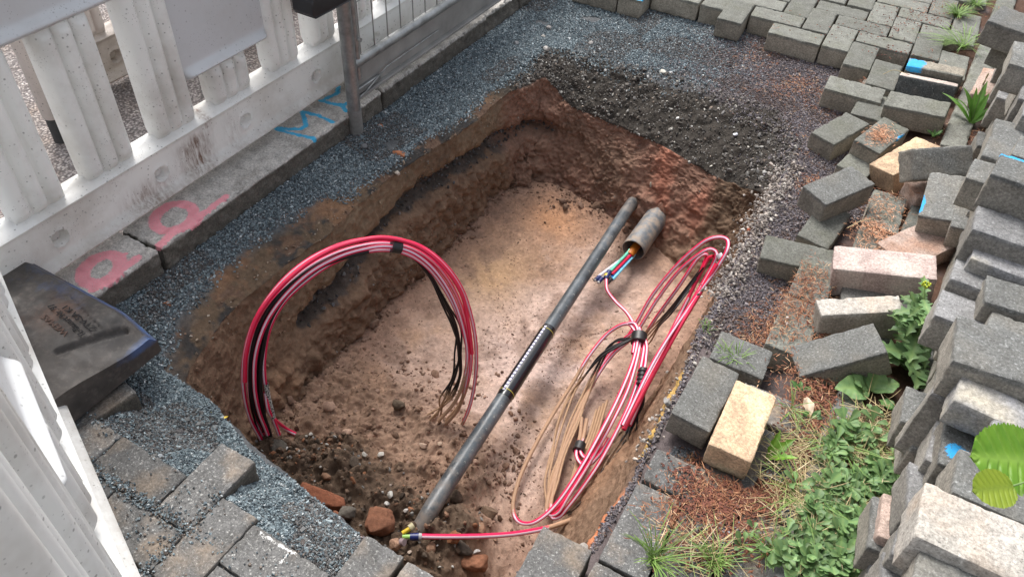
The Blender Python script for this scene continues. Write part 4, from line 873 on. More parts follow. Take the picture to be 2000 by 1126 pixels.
for k in range(7):
    s_ = k/6; X0 = [(506+12*s_, 850-10*s_), (493+20*s_, 790), (490+24*s_, 735), (495+20*s_, 680), (512+15*s_, 630), (548+10*s_, 580), (600+6*s_, 538), (655+3*s_, 508), (710, 492), (762, 487), (808, 500-2*s_), (843-3*s_, 540+6*s_), (872-5*s_, 590+8*s_), (892-6*s_, 640), (900-7*s_, 690), (897-14*s_, 735), (880-16*s_, 778), (834+30*s_, 810+10*((k*3)%4)/3)]
    if k == 6: X0[-1] = (860, 800)
    rel(duct('duct', pl(X0, -.006-.004*(k % 4), [0]*15+[.1, .6, 1]), .0026, BLKD if k != 9 else RED, None, ref=rf, n=8), CO)
for k in range(3):
    X0 = [(499+7*k, 800), (490+9*k, 735), (494+10*k, 680), (512+8*k, 625), (549+6*k, 574), (606+4*k, 528)]
    rel(duct('duct', pl([(524+2*k, 850)]+X0+[(660, 502+2*k), (720, 486+2*k)], .002+.002*k), .0058, BLKD, None, ref=rf), CO)
F1 = [(518, 765), (528, 808), (560, 838), (600, 855), (640, 862)]
q = [onplane(*F1[0], .006), onplane(*F1[1], .012), at(*F1[2], -.415), at(*F1[3], -.44), at(*F1[4], -.458)]
rel(duct('duct', [(*v, [0, 0, 0, .3, 1][k]) for k, v in enumerate(q)], .0054, RED, None, ref=rf), CO)
pa, pb = onplane(764, 476, 0), onplane(782, 479, 0)
ax = (pb-pa).normalized()
b = MB(); G = []
up = nrmp; sidev = ax.cross(up).normalized()
for t in (0, .5, 1):
    c = pa.lerp(pb, t); G.append([tuple(c+up*(.024*math.cos(a))+sidev*(.0185*math.sin(a))) for a in [2*PI*k/20 for k in range(20)]])
b.grid(np.array(G), close_v=True); b.F.append(tuple(range(20))); b.F.append(tuple(range(59, 39, -1))); rel(b.build('tape_band', TAPE), CO)
m = N('printed_label', .5); c = m.ramp(m.noise(240, 2, .6, m.co('Pos')), [(.46, (.05, .05, .06)), (.54, (.62, .66, .62))]); m.base(c); LBL = m.m
rel(duct('printed_label', pl([(519.5, 748), (524, 775), (530, 800), (533.5, 815)], .0075), .0062, LBL, None, ref=rf), CO)
# ---- right coil: flattened ring held by tape, tall loops reaching up to the right rim
CQ = at(1250, 700, -.33)
CO2 = tag(empty('duct_coil', tuple(CQ)), 'flattened coil of striped ducts with tall loops reaching the right rim', 'cable coil', 'coils of ducts in the pit')
def d3(pts, r, mat, n=10, name='duct', ref=None):
    return rel(duct(name, [(*at(x, y, max(z, -.468)), mu) for x, y, z, mu in pts], r, mat, None, ref=ref or rf, n=n), CO2)
R3 = .0055
# loops reaching the rim
d3([(1215, 830, -.28, 0), (1280, 700, -.22, 0), (1345, 600, -.16, 0), (1395, 530, -.08, 0), (1419, 490, -.03, 0), (1420, 468, -.02, 0), (1400, 463, -.02, 0), (1370, 475, -.05, 0), (1320, 520, -.14, 0), (1275, 575, -.24, 0), (1246, 625, -.32, 0), (1225, 660, -.38, 0)], R3, RED)
d3([(1222, 825, -.30, 0), (1290, 690, -.25, 0), (1345, 600, -.19, 0), (1385, 530, -.12, 0), (1399, 500, -.08, 0), (1394, 488, -.07, 0), (1375, 490, -.08, 0), (1330, 525, -.16, 0), (1290, 575, -.26, 0), (1258, 625, -.34, 0), (1235, 665, -.4, 0)], R3, RED)
d3([(1230, 830, -.32, 0), (1300, 670, -.27, 0), (1345, 580, -.21, 0), (1375, 515, -.15, 0), (1380, 497, -.12, 0), (1362, 505, -.13, 0), (1325, 560, -.22, 0), (1285, 615, -.33, 0), (1258, 655, -.42, 1)], R3, RED)
d3([(1232, 822, -.33, 0), (1280, 715, -.3, 0), (1322, 630, -.25, 0), (1350, 570, -.2, 0), (1380, 510, -.13, 0), (1394, 500, -.10, 0)], R3, RED2)
d3([(1218, 838, -.3, 0), (1262, 755, -.27, 0), (1320, 650, -.2, 0), (1368, 570, -.13, 0), (1400, 515, -.06, 0)], .0066, RED2)
for k in range(4):
    d3([(1388-14*k, 500+22*k, -.12-.02*k, 0), (1340-10*k, 562+17*k, -.22, 0), (1300-4*k, 612+8*k, -.34, .3), (1262+3*k, 648+6*k, -.44, .9), (1246+4*k, 666+4*k, -.48, 1)], .0026, BLKD, 8)
# the ring itself
d3([(1246, 655, -.31, 0), (1225, 632, -.32, 0), (1188, 650, -.37, 0), (1150, 695, -.42, .1), (1120, 745, -.46, .95), (1085, 800, -.475, 1), (1050, 860, -.48, 1), (1020, 920, -.48, 1), (1004, 970, -.475, 1), (1003, 1000, -.47, .55), (1016, 1019, -.46, .05), (1045, 1018, -.44, 0), (1085, 985, -.42, 0), (1130, 920, -.38, 0), (1175, 840, -.35, 0), (1210, 770, -.33, 0), (1236, 705, -.31, 0), (1246, 655, -.30, 0), (1240, 632, -.30, 0), (1228, 630, -.31, 0)], R3, RED)
d3([(1252, 655, -.31, 0), (1244, 700, -.31, 0), (1226, 760, -.33, 0), (1192, 830, -.36, 0), (1150, 905, -.40, 0), (1112, 965, -.43, 0), (1090, 1000, -.455, 0), (1072, 1003, -.47, .1), (1068, 985, -.475, .8), (1082, 930, -.478, 1), (1105, 860, -.478, 1), (1135, 790, -.475, 1), (1165, 730, -.46, .6), (1200, 680, -.42, .1), (1232, 652, -.36, 0), (1250, 645, -.32, 0)], R3, RED)
d3([(1260, 655, -.31, 0), (1254, 700, -.31, 0), (1240, 760, -.33, 0), (1210, 830, -.36, 0), (1172, 900, -.40, 0), (1135, 955, -.43, 0), (1108, 990, -.45, 0), (1092, 1008, -.465, .2), (1076, 1006, -.475, .2), (1080, 960, -.478, .9), (1098, 890, -.478, 1), (1130, 815, -.475, 1), (1160, 745, -.46, .5), (1196, 693, -.42, 0), (1232, 662, -.36, 0)], R3, RED)
d3([(1248, 640, -.30, 0), (1262, 670, -.30, 0), (1261, 700, -.31, 0), (1258, 722, -.31, 0)], R3, RED)
d3([(1216, 760, -.335, 0), (1170, 850, -.38, 0), (1135, 915, -.41, 0), (1100, 975, -.44, 0), (1075, 1000, -.46, .2)], R3, RED2)
# black cords running with it, and muddy ones on the floor
for k in range(5):
    d3([(1250+1.5*k, 742, -.32, 0), (1238+5*(k*2%5), 790, -.33, .1), (1220+6*(k*3%5), 840, -.36, .35), (1192+7*k, 895, -.40, .45), (1162+5*k, 945, -.43, .35), (1128+7*k, 985, -.455, .4), (1100+9*k, 1005, -.47, .5)], .0029, BLKD, 8)
for k in range(5):
    d3([(1238, 660, -.34, 0), (1205-8*k, 668+7*k, -.38, .1), (1174-9*k, 715+4*k, -.43, .4), (1150-9*k, 770, -.465, .8), (1128-10*k, 830, -.478, 1), (1106-9*k, 890, -.48, 1), (1090-7*k, 940, -.48, 1), (1078-2*k, 975+5*k, -.478, .9)], .0032, BLKD, 8)
for k in range(4):
    d3([(1165+7*k, 800-6*k, -.478, 1), (1150+5*k, 850, -.48, 1), (1128+5*k, 900, -.48, 1), (1112+3*k, 950-8*k, -.48, 1)], .004, TANM, 8)
d3([(1150, 700, -.46, .8), (1130, 745, -.475, 1), (1100, 800, -.48, 1), (1082, 870, -.48, 1), (1065, 930, -.48, 1), (1068, 985, -.478, 1)], .0026, TANM, 8)
# inner small loop with its own band
d3([(1136, 815, -.47, 1), (1133, 850, -.465, .8), (1127, 872, -.455, .1), (1126, 890, -.45, 0), (1136, 905, -.445, 0), (1152, 905, -.44, 0), (1172, 885, -.43, 0), (1190, 855, -.41, 0)], .0055, RED)
d3([(1146, 818, -.47, 1), (1140, 850, -.465, .8), (1134, 870, -.455, .1), (1134, 882, -.45, 0), (1142, 892, -.445, 0), (1156, 890, -.44, 0), (1176, 868, -.42, 0)], .0055, RED)
a_, b_ = at(1134, 866, -.455), at(1129, 880, -.452); rel(MB().tube([a_, b_], .016, 16).build('tape_band', TAPE), CO2)
a_, b_ = at(1249, 653, -.305), at(1247, 669, -.308); rel(MB().tube([a_, b_], .0235, 20).build('tape_band', TAPE), CO2)
# corrugated black end cap
p0, p1 = at(1257, 719, -.305), at(1252, 752, -.32); cc = [p0.lerp(p1, t) for t in np.linspace(0, 1, 25)]
rel(MB().tube(cc, [.0115+.0035*(1 if (k//3) % 2 else 0) for k in range(25)], 20).build('corrugated_cap', BLK, None), CO2)
for (x, y, z) in ((1421, 468, -.02),): pass
rel(MB().tube([at(1404, 496, -.07), at(1408, 503, -.075)], .009, 12).build('white_end_cap', simple('white_cap', (.8, .8, .82), .35)), CO2)
# duct from the splice down into the coil
d3([(1184, 545, -.39, 0), (1186, 566, -.40, 0), (1202, 588, -.41, 0), (1224, 610, -.38, 0), (1238, 635, -.34, 0), (1241, 655, -.31, 0), (1236, 690, -.31, 0)], R3, RED)
# duct crossing the near end with its connector
d3([(812, 1046, -.325, 0), (870, 1047, -.335, 0), (940, 1046, -.36, 0), (1000, 1042, -.39, 0), (1050, 1034, -.42, .1), (1085, 1025, -.44, .9), (1130, 1008, -.465, 1), (1165, 990, -.48, .7)], .0064, RED)
# ---- multi-duct ends near the bottom
def cone(name, a, b, r0, r1, mat, parent, n=16): o = MB().tube([a, a.lerp(b, .5), b], [r0, (r0+r1)/2, r1], n).build(name, mat); return rel(o, parent) if parent else o
YEL = simple('yellow_plastic', (.72, .50, .03), .45); GRN = simple('green_plastic', (.35, .62, .15), .4); NAVY = simple('navy_plastic', (.012, .022, .12), .35); CLEAR = simple('clear_cap', (.42, .42, .42), .25); TEAL = simple('mint_duct', (.17, .62, .45), .3); CYN = simple('sky_duct', (.22, .58, .78), .3); BLU = simple('blue_duct', (.02, .16, .55), .3); WHT = simple('white_duct', (.78, .74, .80), .3); ORG = simple('orange_tube', (.42, .13, .012), .45, nz=.2, sc=40)
z_ = -.325; SP = tag(empty('duct_splice', tuple(at(800, 1046, z_))), 'yellow and green duct stubs with a navy coupling at the end of the black pipe', 'coupling')
cone('green_stub', at(786, 1046, z_), at(802, 1047, z_), .0052, .0052, GRN, SP); cone('navy_coupling', at(801, 1047, z_), at(818, 1047, z_), .0085, .009, NAVY, SP); cone('clear_ring', at(818, 1047, z_), at(824, 1047, z_), .0088, .0078, CLEAR, SP)
cone('yellow_stub', at(786, 1040, z_+.005), at(801, 1031, z_+.01), .005, .0055, YEL, SP); cone('clear_ring', at(800, 1031, z_+.01), at(808, 1025, z_+.012), .0088, .0092, simple('beige_cap', (.45, .40, .24), .35), SP); cone('clear_ring', at(783, 1057, z_-.005), at(790, 1058, z_), .0085, .0085, simple('mauve_cap', (.34, .26, .27), .35), SP)
# ---- black pipe
m = N('pe_pipe', .42, .5); p = m.co('Pos'); mu = m.attr('mud', 'Fac')
k = m.ramp(m.math('ADD', m.math('MULTIPLY', mu, .32), m.noise(28, 5, .7, p)), [(.60, 0.), (.85, .8)])
c = m.mix(m.ramp(m.noise(14, 4, .6, p), [(.35, 0.), (.7, 1.)]), (.040, .045, .050), (.125, .148, .165)); c = m.mix(m.ramp(m.noise(200, 3, .7, p), [(.6, 0.), (.7, .35)]), c, (.35, .32, .28)); c = m.mix(k, c, (.20, .16, .13)); m.base(c); m.rough(m.math('MULTIPLY_ADD', k, .4, .30)); m.bump(m.noise(90, 4, .7, p), .25, .002); PE = m.m
pf, pn = at(1226, 408, -.40), at(862, 962, -.345); pe = at(786, 1090, -.43)
ends = [(*at(1240, 392, -.41), .9), (*pf, .7), (*pf.lerp(pn, .25), .15), (*pf.lerp(pn, .5), .1), (*pf.lerp(pn, .75), .15), (*pn, .5), (*at(826, 1022, -.36), 1.), (*pe, 1.)]
E0 = Vector(ends[0][:3]); PP = tag(empty('black_pipe', tuple(Vector(ends[3][:3]))), 'long black plastic pipe crossing the pit from the far wall to the rubble', 'pipe')
rel(duct('pipe', ends, .0218, PE, None, n=28, ref=rf), PP)
m = N('shrink_sleeve', .16, .6); m.base((.010, .011, .014)); m.bump(m.noise(40, 3), .1, .002); SLV = m.m
def onpipe(px, py):
    best = None
    C_ = catmull([e[:3] for e in ends], .01)
    for q in C_:
        v = Vector(q); w_ = M.inverted()@v; sx = 1000+FPX*w_.x/-w_.z; sy = 563-FPX*w_.y/-w_.z; d = math.hypot(sx-px, sy-py)
        if best is None or d < best[0]: best = (d, v)
    return best[1]
s0, s1 = onpipe(1072, 642), onpipe(983, 780); sl_ = [s0.lerp(s1, t) for t in np.linspace(0, 1, 12)]
rel(MB().tube(sl_, [.0224]+[.0240]*10+[.0224], 32).build('sleeve', SLV), PP)
axp = (s1-s0).normalized(); vdir = (-_f-axp*(-_f).dot(axp)).normalized(); lf = axp.cross(vdir).normalized(); lf = lf if lf.dot(CR_) < 0 else -lf
b = MB(); L_ = (s1-s0).length; G = []
for t in np.linspace(.04, .96, 60):
    c = s0.lerp(s1, t); G.append([tuple(c+(vdir*math.cos(a)+lf*math.sin(a))*.0246) for a in (.52, .68, .84)])
b.grid(np.array(G))
m = N('label_strip', .35); wv = m.n('ShaderNodeTexWave', wave_type='BANDS', bands_direction='Y'); m.l(m.co('Pos'), wv.inputs[0]); wv.inputs['Scale'].default_value = 22; m.base(m.ramp(wv.outputs['Fac'], [(.35, (.12, .11, .2)), (.5, (.78, .76, .84))])); 
o = rel(b.build('label_strip', m.m), PP); sm = o.modifiers.new('s', 'SOLIDIFY'); sm.thickness = .0005
for (px, py) in ((1066, 652), (990, 772)):
    q = onpipe(px, py); rel(MB().tube([q-axp*.0012, q+axp*.0012], .0245, 28).build('yellow_tie', simple('dull_yellow', (.38, .33, .05), .5)), PP)
mk = simple('pale_print', (.42, .43, .40), .5)
b = MB(); nmk = 0
for (xa, ya, xb, yb) in ((1208, 440, 1078, 632), (975, 792, 880, 935)):
    for t in np.linspace(.04, .96, 9 if nmk == 0 else 7):
        q = onpipe(xa+(xb-xa)*t, ya+(yb-ya)*t); G = []
        for a in np.linspace(-.9, .9, 7):
            aa = .12+.20*math.cos(a*1.0)*0+.16*a; sh_ = .006*math.cos(a*1.5)
            c = q+axp*sh_*(-1); G.append([tuple(c+axp*w_+(vdir*math.cos(aa+.1)-lf*math.sin(aa+.1))*.02215) for w_ in (-.0008, .0008)])
        b = MB(); b.grid(np.array(G)); nmk += 1; o = rel(b.build('printed_mark', mk), PP); sm = o.modifiers.new('s', 'SOLIDIFY'); sm.thickness = .0003

# ---- conduit stub from the far wall with its ducts
m = N('muddy_conduit', .5, .5); p = m.co('Pos'); m.base(m.mix(m.ramp(m.noise(30, 5, .7, p), [(.42, 0.), (.62, .9)]), (.11, .122, .135), (.31, .245, .19))); m.rough(m.ramp(m.noise(30, 5, .7, p), [(.42, .38), (.62, .8)])); m.bump(m.noise(70, 4, .7, p), .4, .003); CND = m.m
m0, m1 = at(1237, 488, -.435), at(1278, 432, -.40); axc = (m1-m0).normalized()
axc = (at(1280, 428, -.425)-m0).normalized()
m1 = m0+axc*.22
CN = tag(empty('conduit_pipe', tuple(m0)), 'wide mud-smeared grey conduit end sticking out of the far wall', 'conduit')
b = MB(); ro, ri_ = .043, .039; u1 = axc.cross(Vector((0, 0, 1))).normalized(); u2 = axc.cross(u1).normalized(); G = []
for (t, r_) in ((.25, ri_), (.02, ri_), (.0, ri_+.0008), (-.001, (ro+ri_)/2), (.0, ro-.0006), (.01, ro), (.1, ro), (.20, ro)):
    c = m0+axc*t; G.append([tuple(c+u1*r_*math.cos(a)+u2*r_*math.sin(a)) for a in [2*PI*k/48 for k in range(48)]])
b.grid(np.array(G), close_v=True); rel(b.build('conduit', CND, None, ang=60), CN)
DB = tag(empty('duct_bundle', tuple(m0)), 'orange tube with mint, white, red and blue ducts coming out of the wide conduit', 'duct bundle')
q0 = at(1259, 478, -.42)+axc*.1; q1 = at(1231, 497, -.418)
oa, ob = m0+axc*.10, at(1229, 499, -.437); rel(MB().tube([oa, ob], .0150, 24).build('orange_tube', ORG, None), DB)
od = (ob-oa).normalized(); ovv = (-_f-od*(-_f).dot(od)).normalized(); ol = od.cross(ovv).normalized(); ol = ol if ol.dot(CR_) > 0 else -ol
for k, (mat, u, v, ex, ey, ez) in enumerate([(TEAL, -.011, .004, 1192, 529, -.40), (WHT, -.006, .0, 1168, 540, -.41), (simple('grey_duct', (.35, .33, .33), .3), -.001, -.005, 1176, 543, -.41), (simple('crimson_duct', (.55, .01, .05), .3), .002, .006, 1195, 536, -.405), (BLU, .007, .001, 1192, 544, -.41), (CYN, .012, .001, 1196, 546, -.41)]):
    s_ = ob+ol*u+ovv*v; e_ = at(ex, ey, ez); mid = s_.lerp(e_, .5)+ovv*.002
    o = duct('duct', [(*(s_-od*.02), 0), (*s_, 0), (*mid, 0), (*e_, 0)], .0052, mat, None, ref=rf); rel(o, DB)
for (x, y, x2, y2, z, mt, r_) in ((1190, 530, 1183, 544, -.395, NAVY, .0085), (1172, 540, 1163, 546, -.41, NAVY, .007), (1176, 543, 1170, 550, -.41, NAVY, .007), (1194, 544, 1186, 552, -.41, BLK, .0075)):
    rel(MB().tube([at(x, y, z), at(x2, y2, z)], r_, 16).build('coupling', mt), DB); e = at(x2, y2, z); d_ = (e-at(x, y, z)).normalized()
    if mt is not NAVY or r_ < .008: rel(MB().tube([e, e+d_*.007], r_*.7, 14).build('clear_cap', CLEAR), DB)
g0, g1 = at(1186, 537, -.396), at(1184, 541, -.396); rel(MB().tube([g0, g1], .0095, 18).build('yellow_ring', YEL), DB)
# ================================================================== stones and clods
def ico(sub):
    import bmesh
    bm = bmesh.new(); bmesh.ops.create_icosphere(bm, subdivisions=sub, radius=1); V = np.array([v.co[:] for v in bm.verts]); F = np.array([[v.index for v in f.verts] for f in bm.faces]); bm.free(); return V, F
I1 = ico(1); I2 = ico(2); I4 = ico(4); I5 = ico(5)
def rock_protos(I, n, amp, ang=.35, sc=1.3):
    out = []
    for k in range(n):
        V, F = I; P = V+k*7.13; d = 1+amp*fbm(P, sc, 3, 400+k)
        W_ = V*d[:, None]
        for q in range(7):       # flat facets
            nv = rng.normal(size=3); nv /= np.linalg.norm(nv); h = W_@nv; lim = rng.uniform(.55, .85); W_ = W_-np.clip(h-lim, 0, None)[:, None]*nv[None]*ang*2.4
        out.append(W_)
    return out
PR1 = rock_protos(I1, 10, .35); PR2 = rock_protos(I2, 10, .4, .42)
def scatter(name, ctr, size, cols, mat, protos, F0, asp=(1, .75, .55), smooth=True, flat=False):
    n = len(ctr); k = rng.integers(0, len(protos), n); B = np.array(protos)[k]*np.array(asp)[None, None]*rng.uniform(.8, 1.2, (n, 1, 3))*size[:, None, None]*.5
    R_ = rotm(n)
    if flat:
        a = rng.uniform(0, 2*PI, n); c, s = np.cos(a), np.sin(a); z = 0*a; R_ = np.stack([c, -s, z, s, c, z, z, z, z+1], 1).reshape(n, 3, 3); tl_ = rng.normal(0, .25, (n, 3)); X = np.zeros((n, 3, 3)); X[:, 0, 1] = -tl_[:, 2]; X[:, 1, 0] = tl_[:, 2]; X[:, 0, 2] = tl_[:, 1]; X[:, 2, 0] = -tl_[:, 1]; R_ = R_+X
    B = np.einsum('nij,nkj->nki', R_, B)+ctr[:, None]; m_ = B.shape[1]
    F = (F0[None]+np.arange(n)[:, None, None]*m_).reshape(-1, 3)
    me = mesh_np(name, B.reshape(-1, 3), F, mat, smooth, {'tint': ('FLOAT_COLOR', np.repeat(cols, m_, 0))})
    if smooth: me.set_sharp_from_angle(angle=math.radians(38))
    return me
m = N('stone', .82, .35); p = m.co('Pos'); c = m.mix(1., m.attr('tint'), m.ramp(m.noise(140, 4, .7, p), [(.3, .7), (.7, 1.2)]), 'MULTIPLY'); c = m.mix(m.ramp(m.noise(45, 4, .7, p), [(.5, 0.), (.7, .4)]), c, (.13, .095, .07)); m.base(c); m.bump(m.noise(200, 4, .7, p), .35, .0015); STONE = m.m
m = N('clod', .95, .2); p = m.co('Pos'); c = m.mix(1., m.attr('tint'), m.ramp(m.noise(110, 5, .75, p), [(.28, .6), (.72, 1.3)]), 'MULTIPLY'); m.base(c); m.bump(m.noise(130, 6, .8, p), .7, .004); CLOD = m.m
fl = np.where(GREG == 3)[0]; gx_, gy_, gz_ = GV.T
stone_c = [(.30, .29, .27), (.20, .19, .18), (.42, .40, .36), (.14, .135, .13), (.34, .27, .22), (.55, .54, .52)]; stone_w = [4, 5, 2, 5, 1.5, .6]
dirt_c = [(.125, .088, .062), (.16, .11, .078), (.085, .065, .05), (.22, .13, .085), (.26, .12, .065)]; dirt_w = [5, 5, 3, 3, 2]
clay_c = [(.26, .165, .12), (.21, .13, .09), (.32, .21, .155), (.16, .10, .07)]; clay_w = [4, 3, 2, 2]
# bank of fill at the far side
idx = np.where((GREG == 1) & (gy_ > 2.3) & (gx_ > -1.25) & (gx_ < -.2))[0]; idx = idx[rng.random(len(idx)) < .6]
n = len(idx); sz = .004+.009*rng.random(n)**2+.018*(rng.random(n) < .08)*rng.random(n); P = GV[idx]+rng.normal(0, .003, (n, 3)); cl_ = pick(stone_c, stone_w, n)
dk_ = rng.random(n) < .70; cl_[dk_] = pick([(.07, .063, .057), (.10, .09, .08)], [1, 1], dk_.sum())
tag(link('bank_stones', scatter('bank_stones', P, sz, cl_, STONE, PR1, I1[1])), kind='stuff')
# pebble seam at the right rim, lips of the pit, scattered stones in the bed
P = np.concatenate([np.stack([rng.normal(-.205, .022, 1700), rng.uniform(1.62, 2.36, 1700), np.zeros(1700)], 1), np.stack([rng.normal(-.185, .014, 170), rng.uniform(1.0, 1.65, 170), np.zeros(170)], 1)])
n = len(P); P[:, 2] = np.where(P[:, 0] > -.205, -.078, -.095)+rng.normal(0, .005, n)-.10*np.clip(-.215-P[:, 0], 0, 1)*3
tag(link('rim_pebbles', scatter('rim_pebbles', P, rng.uniform(.005, .016, n), pick([(.30, .27, .25), (.40, .35, .31), (.22, .19, .17), (.5, .47, .43)], [4, 3, 3, 1], n), STONE, PR1, I1[1])), kind='stuff')
idx = np.where((GREG == 1) & (gx_ < -1.15) & (gy_ > .75) & (gy_ < 2.4))[0]; fr = ((idx//NS)-75)/44.; idx = idx[rng.random(len(idx)) < .035*ss(.3, .9, fr)+.006]
n = len(idx); tag(link('lip_pebbles', scatter('lip_pebbles', GV[idx]+rng.normal(0, .002, (n, 3)), rng.uniform(.004, .012, n), pick([(.26, .20, .15), (.20, .13, .09), (.35, .30, .25)], [3, 3, 1], n), STONE, PR1, I1[1])), kind='stuff')
idx = np.where((GREG == 2) & (((gz_ < -.17) & (gz_ > -.33) & (gx_ < -1.1)) | (gx_ > -2)))[0]
idx = idx[(seam[idx] > .3) & (rng.random(len(idx)) < .10)]; n = len(idx)
if n: tag(link('seam_stones', scatter('seam_stones', GV[idx]+rng.normal(0, .004, (n, 3)), rng.uniform(.005, .018, n), pick([(.10, .10, .105), (.06, .057, .055), (.16, .155, .15)], [3, 3, 1], n), STONE, PR1, I1[1])), kind='stuff')
idx = np.where((GREG == 2) & ((gx_ < -1.0) | (gy_ > 2.1)) & (gy_ > .7))[0]; idx = idx[rng.random(len(idx)) < .11*ss(-.3, .5, fbm(GV[idx], 9, 3, 440))*(1+1.5*(GV[idx, 2] < -.38))]; n = len(idx)
wc_ = GCOL[idx]*rng.uniform(.75, 1.5, (n, 1)); st_ = rng.random(n) < .05; wc_[st_] = pick([(.28, .25, .21), (.2, .18, .16)], [1, 1], st_.sum())
tag(link('wall_crumbs', scatter('wall_crumbs', GV[idx]+rng.normal(0, .0015, (n, 3)), .003+.009*rng.random(n)**3+.012*(rng.random(n) < .02), wc_, CLOD, PR1, I1[1])), kind='stuff')
# crumbs on the wet floor
pr = ss(.3, .05, GHM[fl]*4)*(.035+.12*ss(.0, .5, fbm(GV[fl], 3, 3, 420))); rr_ = np.hypot(GV[fl, 0]+.72, GV[fl, 1]-1.45); idx = fl[rng.random(len(fl)) < pr*np.clip(rr_*1.3, 0, 1)]; idx = idx[:4200] if len(idx) > 4200 and False else idx; n = len(idx)
P = GV[idx]+rng.normal(0, .004, (n, 3))*[1, 1, .15]
tag(link('floor_crumbs', scatter('floor_crumbs', P, rng.uniform(.003, .0075, n)*(1+.8*(rng.random(n) < .06)), pick([(.20, .12, .085), (.14, .09, .065), (.30, .20, .15)], [4, 3, 2], n), CLOD, PR1, I1[1], asp=(1.2, .55, .4), flat=True)), kind='stuff')
# clay clods between mound and floor
md_ = fl[(rng.random(len(fl)) < .5)]
w_ = ss(1.38, 1.0, gy_[fl]+.1*fbm(GV[fl], 4, 2, 431))*ss(-.35, -.6, gx_[fl])*(.02+.05*ss(.0, .4, fbm(GV[fl], 8, 2, 430)))+.05*ss(.07, .01, np.minimum(gx_[fl]+1.2, 2.27-gy_[fl]+.04*fbm(GV[fl], 8, 2, 433)))+.04*ss(.22, .05, 2.27-gy_[fl])*ss(-.2, .3, fbm(GV[fl], 6, 3, 434))+.035*mound[fl]+.07*mound3[fl]
idx = fl[rng.random(len(fl)) < w_*1.3]; n = len(idx); big = rng.random(n)
sz = .005+.014*big**3+.03*(rng.random(n) < .05)*rng.random(n); P = GV[idx]+np.array([0, 0, 1])*sz[:, None]*.15; mdm = mound[idx] > .45
cc_ = pick(clay_c, clay_w, n); cc_[mdm] = pick(dirt_c, dirt_w, mdm.sum()); m3_ = (mound3[idx] > .3); cc_[m3_] = pick([(.17, .10, .07), (.12, .075, .055), (.30, .15, .09)], [4, 3, 1.5], m3_.sum())
tag(link('soil_clods', scatter('soil_clods', P, sz, cc_, CLOD, PR2, I2[1], asp=(1, .8, .65))), kind='stuff')
idx = fl[(mound[fl] > .4) & (rng.random(len(fl)) < .012)]; n = len(idx)
tag(link('mound_pebbles', scatter('mound_pebbles', GV[idx]+[0, 0, .003], rng.uniform(.006, .014, n), pick(stone_c, [3, 3, 3, 2, 1, 1], n), STONE, PR2, I2[1])), kind='stuff')
# larger single stones and clods, each a thing
def fz_at(x, y, dflt=-.4):
    d = (GV[:, 0]-x)**2+(GV[:, 1]-y)**2; d = np.where((GREG == 3) | (GREG == 1) | (GREG == 0), d, 9); k = np.argsort(d)[:6]; return float(GV[k, 2].max())
def single(name, px, z, dims, rot, colr, label, cat, group, mat=CLOD, seed=0, I=I4, facets=6, amp=.32, dz=.25):
    v = at(*px, z)
    if z < -.09:
        for _ in range(6): zz = fz_at(v.x, v.y); v = at(*px, zz+dims[2]*.3)
        zz = fz_at(v.x, v.y)
    else: zz = z
    g = np.random.default_rng(seed); V, F = I; W_ = V*(1+amp*fbm(V+seed*3.3, 1.1, 3, seed))[:, None]
    for q in range(facets):
        nv = g.normal(size=3); nv /= np.linalg.norm(nv); h = W_@nv; W_ = W_-np.clip(h-g.uniform(.5, .8), 0, None)[:, None]*nv[None]*.85
    W_ = W_*(1+(.13 if mat is CLOD else .03)*fbm(V+seed, 4, 5, seed+1, .65))[:, None]*np.array(dims)*.5
    me = mesh_np(name, W_, F, mat, True, {'tint': ('FLOAT_COLOR', np.tile(np.array(colr), (len(V), 1)))})
    o = link(name, me); o.location = (v.x, v.y, zz+dims[2]*dz); o.rotation_euler = rot; return tag(o, label, cat, group)
GC = 'large clods of earth in the near end of the pit'; GST = 'single stones about the pit'
single('clay_clod', (628, 962), -.33, (.125, .06, .05), (.1, .05, .15), (.27, .105, .06), 'long flat terracotta-coloured slab of clay under the grit edge', 'clod', GC, seed=3)
single('clay_clod', (738, 1018), -.33, (.085, .075, .085), (.2, .1, .5), (.25, .115, .07), 'big rounded reddish clod beside the end of the black pipe', 'clod', GC, seed=4, facets=4, dz=.3)
single('clay_clod', (676, 1003), -.36, (.055, .045, .045), (0, .2, .9), (.13, .115, .095), 'dark grey-brown boulder left of the big reddish clod', 'clod', GC, STONE, seed=5, dz=.3)
single('clay_clod', (668, 1030), -.36, (.11, .03, .035), (.0, .1, -.5), (.26, .11, .065), 'narrow reddish ridge of clay right under the grit rim', 'clod', GC, seed=6)
single('clay_clod', (770, 1062), -.33, (.03, .03, .035), (0, .1, .2), (.36, .22, .15), 'small pale orange clod beside the yellow stub', 'clod', GC, seed=7)
single('clay_clod', (905, 1068), -.36, (.05, .035, .03), (0, .1, .2), (.10, .08, .065), 'dark clod with a white stone chip on it, under the crossing duct', 'clod', GC, seed=8)
single('clay_clod', (930, 1095), -.38, (.07, .05, .04), (0, .1, .6), (.26, .12, .07), 'reddish clod at the bottom edge of the pit', 'clod', GC, seed=9)
single('clay_clod', (885, 970), -.34, (.05, .04, .04), (.1, 0, .4), (.13, .095, .07), 'brown clod touching the right side of the black pipe', 'clod', GC, seed=10)
single('clay_clod', (955, 1000), -.42, (.05, .045, .04), (0, .1, .2), (.17, .115, .08), 'brown clod between the black pipe and the crossing duct', 'clod', GC, seed=11)
single('clay_clod', (780, 790), -.45, (.045, .04, .035), (0, .1, .2), (.12, .09, .065), 'dark crumbly clod inside the upright coil', 'clod', GC, seed=12)
